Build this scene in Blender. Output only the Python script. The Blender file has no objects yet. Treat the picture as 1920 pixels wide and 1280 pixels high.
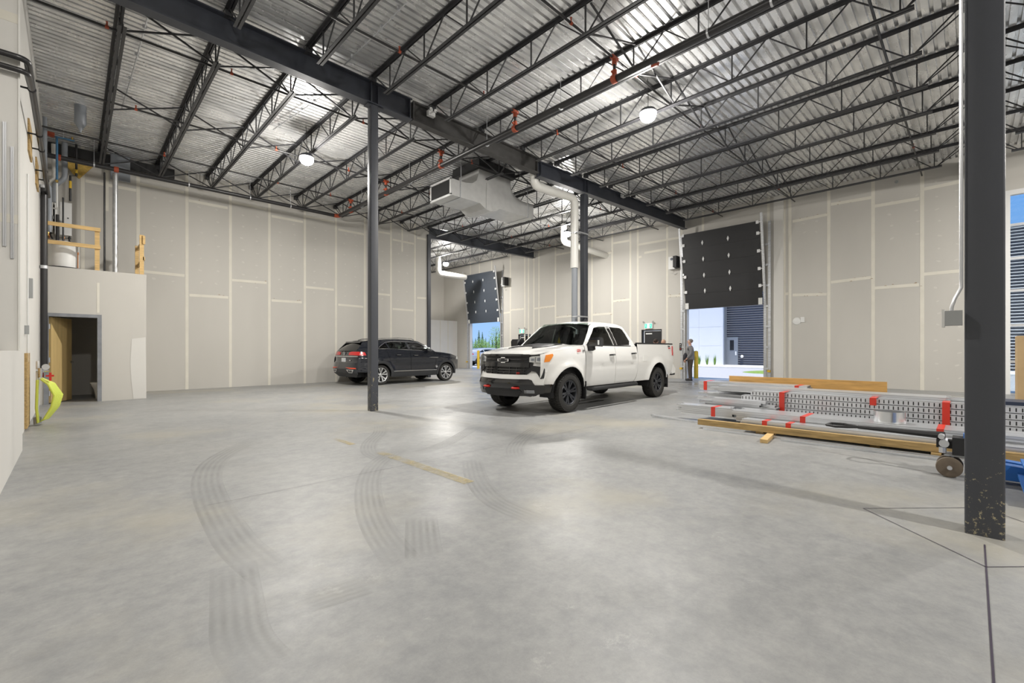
import bpy, bmesh, math, random
from mathutils import Vector, Matrix
from mathutils.geometry import tessellate_polygon
random.seed(7)
SC = bpy.context.scene
COL = SC.collection
PI = math.pi
# ------------------------------------------------------------------ surveying helpers (photo measured in a 1920x1280 frame)
F, CX, HY, CAMH = 842.0, 960.0, 655.0, 1.3
YAW = math.atan2(1822-960, F)
FW = (math.cos(YAW), math.sin(YAW)); RT = (math.sin(YAW), -math.cos(YAW))
def ray(x, y):
    k = (x-CX)/F
    return (FW[0]+RT[0]*k, FW[1]+RT[1]*k, (HY-y)/F)
def onZ(x, y, z=0.0):
    r = ray(x, y); t = (z-CAMH)/r[2]; return Vector((r[0]*t, r[1]*t, z))
def onX(x, y, X):
    r = ray(x, y); t = X/r[0]; return Vector((X, r[1]*t, CAMH+r[2]*t))
def onY(x, y, Y):
    r = ray(x, y); t = Y/r[1]; return Vector((r[0]*t, Y, CAMH+r[2]*t))
# ------------------------------------------------------------------ materials
def mat(name, col, rough=0.5, metal=0.0, spec=0.5, noise=None, bump=None, emit=None, coat=0.0, aniso=None):
    m = bpy.data.materials.new(name); m.use_nodes = True
    nt = m.node_tree; N = nt.nodes; L = nt.links
    b = N['Principled BSDF']
    b.inputs['Base Color'].default_value = (*col, 1)
    b.inputs['Roughness'].default_value = rough
    b.inputs['Metallic'].default_value = metal
    b.inputs['Specular IOR Level'].default_value = spec
    if coat:
        b.inputs['Coat Weight'].default_value = coat; b.inputs['Coat Roughness'].default_value = 0.03
    if emit:
        b.inputs['Emission Color'].default_value = (*emit[:3], 1); b.inputs['Emission Strength'].default_value = emit[3]
    if noise or bump:
        tc = N.new('ShaderNodeTexCoord')
        mp = N.new('ShaderNodeMapping'); L.new(tc.outputs['Object'], mp.inputs['Vector'])
        if aniso: mp.inputs['Scale'].default_value = aniso
    if noise:
        sc, amt = noise
        n = N.new('ShaderNodeTexNoise'); n.inputs['Scale'].default_value = sc; n.inputs['Detail'].default_value = 5
        L.new(mp.outputs['Vector'], n.inputs['Vector'])
        r = N.new('ShaderNodeValToRGB')
        r.color_ramp.elements[0].position = 0.3; r.color_ramp.elements[1].position = 0.7
        r.color_ramp.elements[0].color = (*[max(0, c*(1-amt)) for c in col], 1)
        r.color_ramp.elements[1].color = (*[min(1, c*(1+amt)) for c in col], 1)
        L.new(n.outputs['Fac'], r.inputs['Fac']); L.new(r.outputs['Color'], b.inputs['Base Color'])
    if bump:
        sc, st = bump
        n2 = N.new('ShaderNodeTexNoise'); n2.inputs['Scale'].default_value = sc; n2.inputs['Detail'].default_value = 4
        L.new(mp.outputs['Vector'], n2.inputs['Vector'])
        bp = N.new('ShaderNodeBump'); bp.inputs['Strength'].default_value = st; bp.inputs['Distance'].default_value = 0.01
        L.new(n2.outputs['Fac'], bp.inputs['Height']); L.new(bp.outputs['Normal'], b.inputs['Normal'])
    return m
M = {}
M['drywall'] = mat('drywall', (.545,.525,.485), .85, noise=(.55,.05), aniso=(1,1,.35))
M['drywall_w'] = mat('drywall_primed', (.66,.645,.61), .8, noise=(.7,.03))
M['mud'] = mat('joint_compound', (.70,.67,.59), .85, noise=(3,.04))
M['paper'] = mat('torn_paper', (.34,.25,.15), .9)
M['primer'] = mat('white_primer', (.75,.74,.72), .7, noise=(2,.02))
M['steel'] = mat('charcoal_steel', (.038,.042,.054), .45, .0, .5, noise=(4,.15))
M['steel_d'] = mat('aged_steel', (.050,.048,.046), .55, .0, .5, noise=(5,.25))
M['joist'] = mat('joist_steel', (.034,.034,.037), .5, .0, .5, noise=(6,.15))
M['pipe'] = mat('black_pipe', (.022,.021,.022), .35, .0, .5)
M['orange'] = mat('orange_coupling', (.36,.065,.025), .45)
M['galv'] = mat('galvanised', (.60,.61,.62), .34, .85, noise=(9,.18))
M['galv_m'] = mat('galvanised_matte', (.68,.695,.72), .33, .75, noise=(6,.22), aniso=(9,.12,9))
M['duct'] = mat('duct_sheet', (.66,.66,.65), .38, .45, noise=(5,.06))
M['dark'] = mat('dark_void', (.008,.008,.008), .8)
M['pvc'] = mat('white_pvc', (.74,.73,.69), .35)
M['pvc_g'] = mat('grey_pvc', (.27,.29,.32), .4)
M['white'] = mat('white_enamel', (.74,.74,.73), .35)
M['plastic_w'] = mat('white_plastic', (.72,.72,.70), .45)
M['plastic_g'] = mat('grey_plastic', (.36,.37,.37), .45)
M['pine'] = mat('pine_wood', (.62,.42,.18), .65, noise=(3,.2), aniso=(1,1,6))
M['timber'] = mat('rough_timber', (.40,.27,.11), .75, noise=(5,.3), aniso=(6,.7,6))
M['plank'] = mat('orange_plank', (.56,.32,.10), .6, noise=(4,.2), aniso=(6,.7,6))
M['card'] = mat('cardboard', (.52,.37,.20), .8, noise=(4,.08))
M['birch'] = mat('birch_veneer', (.62,.45,.20), .45, noise=(2,.1), aniso=(6,6,.6))
M['red_tape'] = mat('red_tape', (.70,.05,.03), .3)
M['black'] = mat('matte_black', (.012,.012,.013), .6)
M['gloss_black'] = mat('gloss_black', (.010,.010,.011), .12, coat=.5)
M['door_black'] = mat('door_black', (.018,.018,.020), .5, noise=(30,.15), aniso=(1,1,4))
M['door_slate'] = mat('door_slate', (.045,.055,.072), .5, noise=(30,.12), aniso=(1,1,4))
M['chrome'] = mat('chrome', (.75,.75,.76), .12, 1.0)
M['brass'] = mat('brass', (.55,.38,.12), .3, 1.0)
M['copper'] = mat('copper', (.45,.20,.09), .35, .9)
M['blue'] = mat('blue_paint', (.02,.13,.42), .45)
M['navy'] = mat('navy_wrap', (.02,.03,.06), .4)
M['bluepipe'] = mat('blue_pipe', (.04,.14,.26), .4)
M['yellow'] = mat('safety_yellow', (.72,.46,.03), .5)
M['limehose'] = mat('lime_hose', (.66,.74,.12), .4)
M['red'] = mat('red_paint', (.62,.03,.02), .35)
M['wheel_poly'] = mat('worn_wheel', (.13,.10,.07), .6, noise=(8,.2))
M['decal'] = mat('hood_decal', (.012,.012,.013), .45, spec=.12)
M['rubber'] = mat('tyre_rubber', (.022,.021,.019), .75, bump=(60,.4))
M['alu'] = mat('aluminium', (.62,.63,.65), .35, .7)
M['alu_dk'] = mat('frame_grey', (.22,.24,.27), .5, .3)
M['hm_frame'] = mat('door_frame_grey', (.24,.25,.27), .5, .2, noise=(6,.15))
M['mesh_ring'] = mat('bright_sheet', (.78,.79,.80), .2, .9)
M['foam'] = mat('insulation', (.60,.40,.10), .9, noise=(12,.3))
M['lens'] = mat('lamp_lens', (1,1,1), .4, emit=(1,.95,.88,40))
M['exit_w'] = mat('exit_white', (.8,.85,.83), .4, emit=(.9,1,.96,.7))
M['exit_g'] = mat('exit_green', (.02,.45,.28), .4, emit=(.03,.65,.40,.6))
M['truck_w'] = mat('truck_white', (.82,.815,.79), .22, 0, .5, coat=.8)
M['suv_b'] = mat('suv_black', (.012,.014,.020), .16, 0, .5, coat=.8)
M['suv_clad'] = mat('suv_cladding', (.040,.042,.046), .5)
M['silver'] = mat('silver_paint', (.48,.50,.53), .25, .5, coat=.6)
M['rim_dk'] = mat('rim_dark', (.055,.058,.066), .3, .5)
M['rim_lt'] = mat('rim_light', (.62,.63,.64), .25, .8)
M['lamp_clear'] = mat('headlamp_clear', (.62,.63,.62), .12, .3, coat=.7)
M['amber'] = mat('amber_lens', (.85,.25,.01), .2, coat=.5)
M['tail_red'] = mat('tail_red', (.50,.012,.012), .2, coat=.5)
M['refl_red'] = mat('reflector_red', (.75,.09,.04), .3)
M['seat'] = mat('seat_cloth', (.03,.03,.032), .8)
M['skin'] = mat('skin', (.58,.34,.25), .55)
M['hair_g'] = mat('hair_grey', (.22,.19,.17), .8)
M['hair_d'] = mat('hair_dark', (.035,.022,.016), .8)
M['hair_l'] = mat('hair_light', (.50,.33,.22), .8)
M['blazer'] = mat('grey_blazer', (.19,.19,.195), .85, noise=(60,.15))
M['trouser'] = mat('brown_trousers', (.060,.050,.042), .85)
M['tan'] = mat('tan_cloth', (.45,.32,.22), .85)
M['shirt'] = mat('shirt_pale', (.60,.55,.52), .8)
M['darkcloth'] = mat('dark_coat', (.022,.022,.030), .85)
M['asphalt'] = mat('asphalt', (.36,.36,.375), .85, noise=(20,.12))
M['walk'] = mat('pale_concrete', (.70,.69,.67), .85, noise=(4,.06))
M['grass'] = mat('grass_lawn', (.16,.25,.045), .9, noise=(8,.3))
M['leaf1'] = mat('leaf_bright', (.14,.26,.03), .6, noise=(3,.3))
M['leaf2'] = mat('leaf_dark', (.035,.085,.030), .7, noise=(3,.3))
M['bark'] = mat('bark', (.10,.075,.05), .9)
M['panel_w'] = mat('facade_white', (.72,.73,.76), .5)
M['corr'] = mat('facade_corrugated', (.085,.092,.115), .4, .3)
M['plate'] = mat('plate_white', (.68,.70,.72), .4)
M['sign_w'] = mat('sign_white', (.8,.8,.8), .5)
M['seal'] = mat('joint_seal', (.03,.02,.04), .7)
M['chip'] = mat('scraped_primer', (.50,.43,.25), .6, noise=(9,.18))
M['spot'] = mat('screw_filler', (.60,.58,.535), .85)

def glass(name, col, tr, rough=0.02):
    m = bpy.data.materials.new(name); m.use_nodes = True
    nt = m.node_tree; N = nt.nodes; L = nt.links
    for n in list(N): N.remove(n)
    o = N.new('ShaderNodeOutputMaterial'); t = N.new('ShaderNodeBsdfTransparent'); t.inputs['Color'].default_value = (*[c*tr for c in col], 1)
    g = N.new('ShaderNodeBsdfGlossy'); g.inputs['Roughness'].default_value = rough; g.inputs['Color'].default_value = (1,1,1,1)
    lw = N.new('ShaderNodeFresnel'); lw.inputs['IOR'].default_value = 1.5
    mx = N.new('ShaderNodeMixShader'); L.new(lw.outputs[0], mx.inputs[0]); L.new(t.outputs[0], mx.inputs[1]); L.new(g.outputs[0], mx.inputs[2])
    L.new(mx.outputs[0], o.inputs['Surface'])
    return m
M['glass_tint'] = glass('car_glass_tinted', (.8,.95,.86), .48)
M['glass_dark'] = glass('car_glass_dark', (.8,.9,.95), .10)
M['glass_win'] = glass('window_glass', (.95,1,1), .92)

def floor_mat():
    m = mat('polished_concrete', (0.397,0.394,0.391), .35)
    nt = m.node_tree; N = nt.nodes; L = nt.links; b = N['Principled BSDF']
    tc = N.new('ShaderNodeTexCoord')
    def noise(sc, det=6, ro=.6, vec=None, scl=None):
        n = N.new('ShaderNodeTexNoise'); n.inputs['Scale'].default_value = sc; n.inputs['Detail'].default_value = det; n.inputs['Roughness'].default_value = ro
        mp = N.new('ShaderNodeMapping'); L.new(tc.outputs['Object'], mp.inputs['Vector'])
        if scl: mp.inputs['Scale'].default_value = scl
        L.new(mp.outputs['Vector'], n.inputs['Vector']); return n.outputs['Fac']
    def ramp(fac, p0, c0, p1, c1):
        r = N.new('ShaderNodeValToRGB'); e = r.color_ramp.elements
        e[0].position = p0; e[0].color = (*c0,1); e[1].position = p1; e[1].color = (*c1,1)
        L.new(fac, r.inputs['Fac']); return r.outputs['Color']
    def mix(fac, a, c, mode='MIX'):
        x = N.new('ShaderNodeMix'); x.data_type = 'RGBA'; x.blend_type = mode
        if isinstance(fac, float): x.inputs[0].default_value = fac
        else: L.new(fac, x.inputs[0])
        L.new(a, x.inputs[6]); L.new(c, x.inputs[7]); return x.outputs[2]
    base = ramp(noise(.8, 9, .7), .34, (0.207,0.212,0.216), .66, (0.331,0.331,0.321))
    fine = ramp(noise(7, 10, .8), .38, (0.212,0.215,0.218), .64, (0.370,0.367,0.354))
    c = mix(.5, base, fine)
    dust = ramp(noise(.33, 7, .6), .52, (0,0,0), .72, (1,1,1))
    warm = ramp(noise(2.2, 6, .7), .3, (0.344,0.318,0.247), .7, (0.388,0.367,0.317))
    c = mix(dust, c, warm)
    scuff = ramp(noise(3.2, 8, .8, scl=(1,1,1)), .56, (0,0,0), .72, (.62,.62,.62))
    sc2 = ramp(noise(1.0, 4, .5), .4, (0.190,0.193,0.196), .6, (0.217,0.220,0.218))
    c = mix(scuff, c, sc2)
    spk = ramp(noise(1.3, 10, .86), .585, (0,0,0), .70, (.8,.8,.8))
    wht = ramp(noise(5, 2, .5), .4, (0.415,0.412,0.401), .6, (0.467,0.457,0.438))
    c = mix(spk, c, wht)
    L.new(c, b.inputs['Base Color'])
    rr = N.new('ShaderNodeMapRange'); L.new(noise(.55, 8, .7), rr.inputs[0])
    rr.inputs[1].default_value = .3; rr.inputs[2].default_value = .72; rr.inputs[3].default_value = .30; rr.inputs[4].default_value = .60; b.inputs['Specular IOR Level'].default_value = .4
    L.new(rr.outputs[0], b.inputs['Roughness'])
    bp = N.new('ShaderNodeBump'); bp.inputs['Strength'].default_value = .25; bp.inputs['Distance'].default_value = .004
    L.new(noise(14, 8, .8), bp.inputs['Height']); L.new(bp.outputs['Normal'], b.inputs['Normal'])
    return m
M['floor'] = floor_mat()

def deck_mat():
    m = mat('galvanised_deck', (.74,.745,.75), .28, .62)
    nt = m.node_tree; N = nt.nodes; L = nt.links; b = N['Principled BSDF']
    tc = N.new('ShaderNodeTexCoord'); mp = N.new('ShaderNodeMapping'); L.new(tc.outputs['Object'], mp.inputs['Vector']); mp.inputs['Scale'].default_value = (.8,2.2,1)
    n = N.new('ShaderNodeTexNoise'); n.inputs['Scale'].default_value = 1.6; n.inputs['Detail'].default_value = 6; L.new(mp.outputs[0], n.inputs['Vector'])
    r = N.new('ShaderNodeValToRGB'); e = r.color_ramp.elements
    e[0].position = .32; e[0].color = (.68,.685,.69,1); e[1].position = .58; e[1].color = (.90,.90,.895,1)
    L.new(n.outputs['Fac'], r.inputs['Fac']); L.new(r.outputs['Color'], b.inputs['Base Color'])
    rr = N.new('ShaderNodeMapRange'); L.new(n.outputs['Fac'], rr.inputs[0]); rr.inputs[1].default_value=.3; rr.inputs[2].default_value=.7; rr.inputs[3].default_value=.36; rr.inputs[4].default_value=.22
    L.new(rr.outputs[0], b.inputs['Roughness'])
    return m
M['deck'] = deck_mat()

def slot_mat():                       # slotted track: punched slots along the length
    m = mat('slotted_track', (.68,.69,.71), .4, .6)
    nt = m.node_tree; N = nt.nodes; L = nt.links; b = N['Principled BSDF']
    tc = N.new('ShaderNodeTexCoord'); sp = N.new('ShaderNodeSeparateXYZ'); L.new(tc.outputs['UV'], sp.inputs[0])
    def math_(op, a, c):
        n = N.new('ShaderNodeMath'); n.operation = op
        if hasattr(a, 'links'): L.new(a, n.inputs[0])
        else: n.inputs[0].default_value = a
        if hasattr(c, 'links'): L.new(c, n.inputs[1])
        else: n.inputs[1].default_value = c
        return n.outputs[0]
    fr = math_('FRACT', math_('MULTIPLY', sp.outputs[0], 18.0), 0.0)
    a = math_('LESS_THAN', fr, .24)
    h1 = math_('GREATER_THAN', sp.outputs[1], .20); h2 = math_('LESS_THAN', sp.outputs[1], .80)
    f = math_('MULTIPLY', math_('MULTIPLY', a, h1), h2)
    x = N.new('ShaderNodeMix'); x.data_type = 'RGBA'; L.new(f, x.inputs[0]); x.inputs[6].default_value = (.68,.69,.71,1); x.inputs[7].default_value = (.03,.03,.03,1)
    L.new(x.outputs[2], b.inputs['Base Color'])
    return m
M['slot'] = slot_mat()

def track_mat():                      # rubber left on the concrete by tyres
    m = bpy.data.materials.new('tyre_mark'); m.use_nodes = True
    nt = m.node_tree; N = nt.nodes; L = nt.links
    b = N['Principled BSDF']; b.inputs['Base Color'].default_value = (.20,.20,.19,1); b.inputs['Roughness'].default_value = .55
    tc = N.new('ShaderNodeTexCoord'); sp = N.new('ShaderNodeSeparateXYZ'); L.new(tc.outputs['UV'], sp.inputs[0])
    s = N.new('ShaderNodeMath'); s.operation = 'SINE'; mu = N.new('ShaderNodeMath'); mu.operation = 'MULTIPLY'; mu.inputs[1].default_value = 31.4
    L.new(sp.outputs[1], mu.inputs[0]); L.new(mu.outputs[0], s.inputs[0])
    n = N.new('ShaderNodeTexNoise'); n.inputs['Scale'].default_value = 3.5; n.inputs['Detail'].default_value = 8; n.inputs['Roughness'].default_value = .75; L.new(tc.outputs['Object'], n.inputs['Vector'])
    mr = N.new('ShaderNodeMapRange'); L.new(n.outputs['Fac'], mr.inputs[0]); mr.inputs[1].default_value=.35; mr.inputs[2].default_value=.7; mr.inputs[3].default_value=.0; mr.inputs[4].default_value=.30
    m2 = N.new('ShaderNodeMapRange'); L.new(s.outputs[0], m2.inputs[0]); m2.inputs[1].default_value=-1; m2.inputs[2].default_value=1; m2.inputs[3].default_value=.35; m2.inputs[4].default_value=1
    pr = N.new('ShaderNodeMath'); pr.operation='MULTIPLY'; L.new(mr.outputs[0], pr.inputs[0]); L.new(m2.outputs[0], pr.inputs[1])
    # fade along the ends
    u = N.new('ShaderNodeMath'); u.operation='PINGPONG'; u.inputs[1].default_value=.5; L.new(sp.outputs[0], u.inputs[0])
    um = N.new('ShaderNodeMapRange'); L.new(u.outputs[0], um.inputs[0]); um.inputs[1].default_value=0; um.inputs[2].default_value=.2; um.inputs[3].default_value=.15; um.inputs[4].default_value=1
    p2 = N.new('ShaderNodeMath'); p2.operation='MULTIPLY'; L.new(pr.outputs[0], p2.inputs[0]); L.new(um.outputs[0], p2.inputs[1])
    L.new(p2.outputs[0], b.inputs['Alpha'])
    return m
M['track'] = track_mat()
def stripe_mat():
    m = mat('faded_yellow', (.47,.38,.17), .6); nt = m.node_tree; N = nt.nodes; L = nt.links; b = N['Principled BSDF']
    tc = N.new('ShaderNodeTexCoord'); n = N.new('ShaderNodeTexNoise'); n.inputs['Scale'].default_value = 5; n.inputs['Detail'].default_value = 9; n.inputs['Roughness'].default_value = .75; L.new(tc.outputs['Object'], n.inputs['Vector'])
    sp = N.new('ShaderNodeSeparateXYZ'); L.new(tc.outputs['UV'], sp.inputs[0]); ad = N.new('ShaderNodeMath'); ad.operation = 'MULTIPLY_ADD'; L.new(sp.outputs[0], ad.inputs[0]); ad.inputs[1].default_value = .22; L.new(n.outputs['Fac'], ad.inputs[2])
    mr = N.new('ShaderNodeMapRange'); L.new(ad.outputs[0], mr.inputs[0]); mr.inputs[1].default_value=.46; mr.inputs[2].default_value=.78; mr.inputs[3].default_value=.05; mr.inputs[4].default_value=.62
    L.new(mr.outputs[0], b.inputs['Alpha']); return m
M['stripe'] = stripe_mat()
def film_mat():                       # wet-looking gloss on the slab, added to mirror the doors' glare
    m = mat('glare_film', (.34,.335,.32), .20); nt = m.node_tree; N = nt.nodes; L = nt.links; b = N['Principled BSDF']
    tc = N.new('ShaderNodeTexCoord'); n = N.new('ShaderNodeTexNoise'); n.inputs['Scale'].default_value = 1.6; n.inputs['Detail'].default_value = 7; n.inputs['Roughness'].default_value = .65; L.new(tc.outputs['Object'], n.inputs['Vector'])
    mr = N.new('ShaderNodeMapRange'); L.new(n.outputs['Fac'], mr.inputs[0]); mr.inputs[1].default_value=.42; mr.inputs[2].default_value=.62; mr.inputs[3].default_value=0; mr.inputs[4].default_value=.8
    sp = N.new('ShaderNodeSeparateXYZ'); L.new(tc.outputs['UV'], sp.inputs[0]); f = N.new('ShaderNodeMapRange'); L.new(sp.outputs[0], f.inputs[0]); f.inputs[1].default_value=.35; f.inputs[2].default_value=.95; f.inputs[3].default_value=1; f.inputs[4].default_value=0
    mu = N.new('ShaderNodeMath'); mu.operation='MULTIPLY'; L.new(mr.outputs[0], mu.inputs[0]); L.new(f.outputs[0], mu.inputs[1])
    L.new(mu.outputs[0], b.inputs['Alpha']); return m
M['film'] = film_mat()
# ------------------------------------------------------------------ mesh builder
class MB:
    def __init__(s): s.v = []; s.f = []; s.m = []; s.uv = {}
    def add(s, vs, fs, mi=0):
        o = len(s.v); s.v += [tuple(v) for v in vs]
        for f in fs: s.f.append(tuple(i+o for i in f)); s.m.append(mi)
        return s
    def box(s, x0, x1, y0, y1, z0, z1, mi=0):
        v = [(x0,y0,z0),(x1,y0,z0),(x1,y1,z0),(x0,y1,z0),(x0,y0,z1),(x1,y0,z1),(x1,y1,z1),(x0,y1,z1)]
        return s.add(v, [(3,2,1,0),(4,5,6,7),(0,1,5,4),(1,2,6,5),(2,3,7,6),(3,0,4,7)], mi)
    def bar(s, p, q, w, h, up=(0,0,1), mi=0):
        p = Vector(p); q = Vector(q); d = (q-p).normalized(); u = Vector(up)
        a = d.cross(u)
        if a.length < 1e-4: a = d.cross(Vector((1,0,0)))
        a.normalize(); b = a.cross(d).normalized(); a *= w/2; b *= h/2
        v = [p-a-b, p+a-b, p+a+b, p-a+b, q-a-b, q+a-b, q+a+b, q-a+b]
        return s.add(v, [(3,2,1,0),(4,5,6,7),(0,1,5,4),(1,2,6,5),(2,3,7,6),(3,0,4,7)], mi)
    def cyl(s, p, q, r, n=12, r2=None, mi=0, caps=True):
        p = Vector(p); q = Vector(q); d = (q-p).normalized(); r2 = r if r2 is None else r2
        a = d.orthogonal().normalized(); b = d.cross(a)
        vs = []
        for c, R in ((p, r), (q, r2)):
            for i in range(n):
                t = 2*PI*i/n; vs.append(c+a*(R*math.cos(t))+b*(R*math.sin(t)))
        fs = [(i, (i+1)%n, n+(i+1)%n, n+i) for i in range(n)]
        if caps: fs += [tuple(range(n-1,-1,-1)), tuple(range(n, 2*n))]
        return s.add(vs, fs, mi)
    def tube(s, path, r, n=10, mi=0, closed=False):
        P = [Vector(p) for p in path]; k = len(P); rings = []
        prev = None
        for i in range(k):
            if closed: d = (P[(i+1)%k]-P[i-1]).normalized()
            else: d = (P[min(i+1,k-1)]-P[max(i-1,0)]).normalized()
            if prev is None: a = d.orthogonal().normalized()
            else:
                a = prev - d*prev.dot(d)
                a = a.normalized() if a.length > 1e-5 else d.orthogonal().normalized()
            prev = a; b = d.cross(a); R = r[i] if isinstance(r, (list, tuple)) else r
            rings.append([P[i]+a*(R*math.cos(2*PI*j/n))+b*(R*math.sin(2*PI*j/n)) for j in range(n)])
        vs = [v for g in rings for v in g]; fs = []
        for i in range(k if closed else k-1):
            i2 = (i+1) % k
            for j in range(n): fs.append((i*n+j, i*n+(j+1)%n, i2*n+(j+1)%n, i2*n+j))
        if not closed: fs += [tuple(range(n-1,-1,-1)), tuple((k-1)*n+j for j in range(n))]
        return s.add(vs, fs, mi)
    def lathe(s, prof, c, ax=(0,0,1), n=24, mi=0, caps=True):
        c = Vector(c); d = Vector(ax).normalized(); a = d.orthogonal().normalized(); b = d.cross(a)
        vs = []
        for (r, h) in prof:
            for i in range(n):
                t = 2*PI*i/n; vs.append(c+d*h+a*(r*math.cos(t))+b*(r*math.sin(t)))
        fs = []
        for k in range(len(prof)-1):
            for i in range(n): fs.append((k*n+i, k*n+(i+1)%n, (k+1)*n+(i+1)%n, (k+1)*n+i))
        if caps and prof[0][0] > 1e-4: fs.append(tuple(range(n-1,-1,-1)))
        if caps and prof[-1][0] > 1e-4: fs.append(tuple((len(prof)-1)*n+i for i in range(n)))
        return s.add(vs, fs, mi)
    def prism(s, pts, axis, a, b, mi=0):
        n = len(pts)
        def P(p, t):
            return {'x': (t,p[0],p[1]), 'y': (p[0],t,p[1]), 'z': (p[0],p[1],t)}[axis]
        vs = [P(p,a) for p in pts]+[P(p,b) for p in pts]
        fs = [(i,(i+1)%n,n+(i+1)%n,n+i) for i in range(n)]
        tr = tessellate_polygon([[Vector((p[0],p[1],0)) for p in pts]])
        fs += [tuple(t) for t in tr]+[tuple(i+n for i in t) for t in tr]
        return s.add(vs, fs, mi)
    def sph(s, c, r, n=10, mi=0, sc=(1,1,1)):
        vs = []; fs = []; m = max(4, n//2+1)
        for i in range(m+1):
            ph = PI*i/m
            for j in range(n):
                th = 2*PI*j/n; vs.append((c[0]+sc[0]*r*math.sin(ph)*math.cos(th), c[1]+sc[1]*r*math.sin(ph)*math.sin(th), c[2]+sc[2]*r*math.cos(ph)))
        for i in range(m):
            for j in range(n): fs.append((i*n+j, (i+1)*n+j, (i+1)*n+(j+1)%n, i*n+(j+1)%n))
        return s.add(vs, fs, mi)
    def sheet(s, outer, holes, fmap, du=None, dv=None, thick=.02, mi=0, out=None):
        loops = [[Vector((p[0],p[1],0)) for p in L] for L in [outer]+list(holes)]
        flat = [p for L in loops for p in L]
        bm = bmesh.new(); bv = [bm.verts.new(p) for p in flat]
        for t in tessellate_polygon(loops):
            try: bm.faces.new([bv[i] for i in t])
            except ValueError: pass
        us = [p.x for p in flat]; vs_ = [p.y for p in flat]
        def cut(ax, lo, hi, d):
            n = max(1, int((hi-lo)/d))
            for i in range(1, n):
                co = lo+(hi-lo)*i/n
                g = bm.verts[:]+bm.edges[:]+bm.faces[:]
                bmesh.ops.bisect_plane(bm, geom=g, plane_co=(co if ax==0 else 0, co if ax==1 else 0, 0), plane_no=(1,0,0) if ax==0 else (0,1,0), dist=1e-6)
        if du: cut(0, min(us), max(us), du)
        if dv: cut(1, min(vs_), max(vs_), dv)
        bmesh.ops.remove_doubles(bm, verts=bm.verts[:], dist=1e-5)
        bmesh.ops.recalc_face_normals(bm, faces=bm.faces[:])
        for v in bm.verts: v.co = Vector(fmap(v.co.x, v.co.y))
        bm.normal_update()
        if out is not None:
            a = Vector((0,0,0))
            for f in bm.faces: a += f.normal*f.calc_area()
            if a.dot(Vector(out)) < 0:
                bmesh.ops.reverse_faces(bm, faces=bm.faces[:]); bm.normal_update()
        bm.verts.index_update(); n = len(bm.verts); vs = [v.co.copy() for v in bm.verts]
        fs = [tuple(v.index for v in f.verts) for f in bm.faces]
        if thick:
            t = abs(thick); vs += [v.co-v.normal*t for v in bm.verts]
            rim = [(e.link_loops[0].vert.index, e.link_loops[0].link_loop_next.vert.index) for e in bm.edges if len(e.link_loops) == 1]
            fs += [tuple(i+n for i in reversed(f)) for f in fs]+[(b, a_, a_+n, b+n) for a_, b in rim]
        s.add(vs, fs, mi); bm.free(); return s
    def mirror_y(s):
        n = len(s.v); 
        return s
def obj(name, mb, mats, parent=None, loc=None, smooth=None, uv=None, local=False):
    me = bpy.data.meshes.new(name)
    off = Vector((0,0,0))
    if parent is not None and not local:
        p = parent
        while p is not None: off += p.location; p = p.parent
    elif loc is not None: off = Vector(loc)
    me.from_pydata([(v[0]-off.x, v[1]-off.y, v[2]-off.z) for v in mb.v], [], mb.f)
    if not isinstance(mats, (list, tuple)): mats = [mats]
    for m in mats: me.materials.append(M[m] if isinstance(m, str) else m)
    me.polygons.foreach_set('material_index', mb.m)
    if mb.uv:
        ul = me.uv_layers.new(name='UVMap')
        for p in me.polygons:
            if p.index in mb.uv:
                for k, li in enumerate(p.loop_indices): ul.data[li].uv = mb.uv[p.index][k]
    me.update()
    bm = bmesh.new(); bm.from_mesh(me); bmesh.ops.recalc_face_normals(bm, faces=bm.faces[:]); bm.to_mesh(me); bm.free()
    if smooth:
        me.polygons.foreach_set('use_smooth', [True]*len(me.polygons)); me.set_sharp_from_angle(angle=math.radians(smooth))
    o = bpy.data.objects.new(name, me); COL.objects.link(o)
    if parent is not None: o.parent = parent
    elif loc is not None: o.location = loc
    return o
def tag(o, label, cat, group=None):
    o['label'] = label; o['category'] = cat
    if group: o['group'] = group
    return o
def thing(name, label, cat, loc=(0,0,0), rotz=0.0, group=None):
    o = bpy.data.objects.new(name, None); COL.objects.link(o); o.empty_display_size = .1
    o.location = loc; o.rotation_euler = (0,0,rotz); return tag(o, label, cat, group)
def struct(name, mb, mats, parent=None, **k):
    o = obj(name, mb, mats, parent, **k)
    if parent is None: o['kind'] = 'structure'
    return o
def dup(o, parent):
    c = o.copy(); COL.objects.link(c); c.parent = parent
    for ch in list(o.children): dup(ch, c)
    return c
def copy_thing(root, loc, label, rotz=None, group=None):
    r = root.copy(); COL.objects.link(r); r.location = loc
    if rotz is not None: r.rotation_euler = (0,0,rotz)
    r['label'] = label
    if group: r['group'] = group
    for ch in list(root.children): dup(ch, r)
    return r
def text_mesh(txt, size, depth=.002, bold=False):
    cu = bpy.data.curves.new('lettering', 'FONT'); cu.body = txt; cu.size = size; cu.extrude = depth; cu.align_x = 'CENTER'; cu.align_y = 'CENTER'
    if bold: cu.offset = size*.02
    o = bpy.data.objects.new('lettering', cu); COL.objects.link(o)
    bpy.context.view_layer.update()
    me = bpy.data.meshes.new_from_object(o.evaluated_get(bpy.context.evaluated_depsgraph_get()))
    mb = MB(); mb.add([v.co for v in me.vertices], [tuple(p.vertices) for p in me.polygons])
    bpy.data.objects.remove(o); bpy.data.curves.remove(cu); bpy.data.meshes.remove(me)
    return mb
def xform(mb, fn):
    mb.v = [tuple(fn(*v)) for v in mb.v]; return mb
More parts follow.
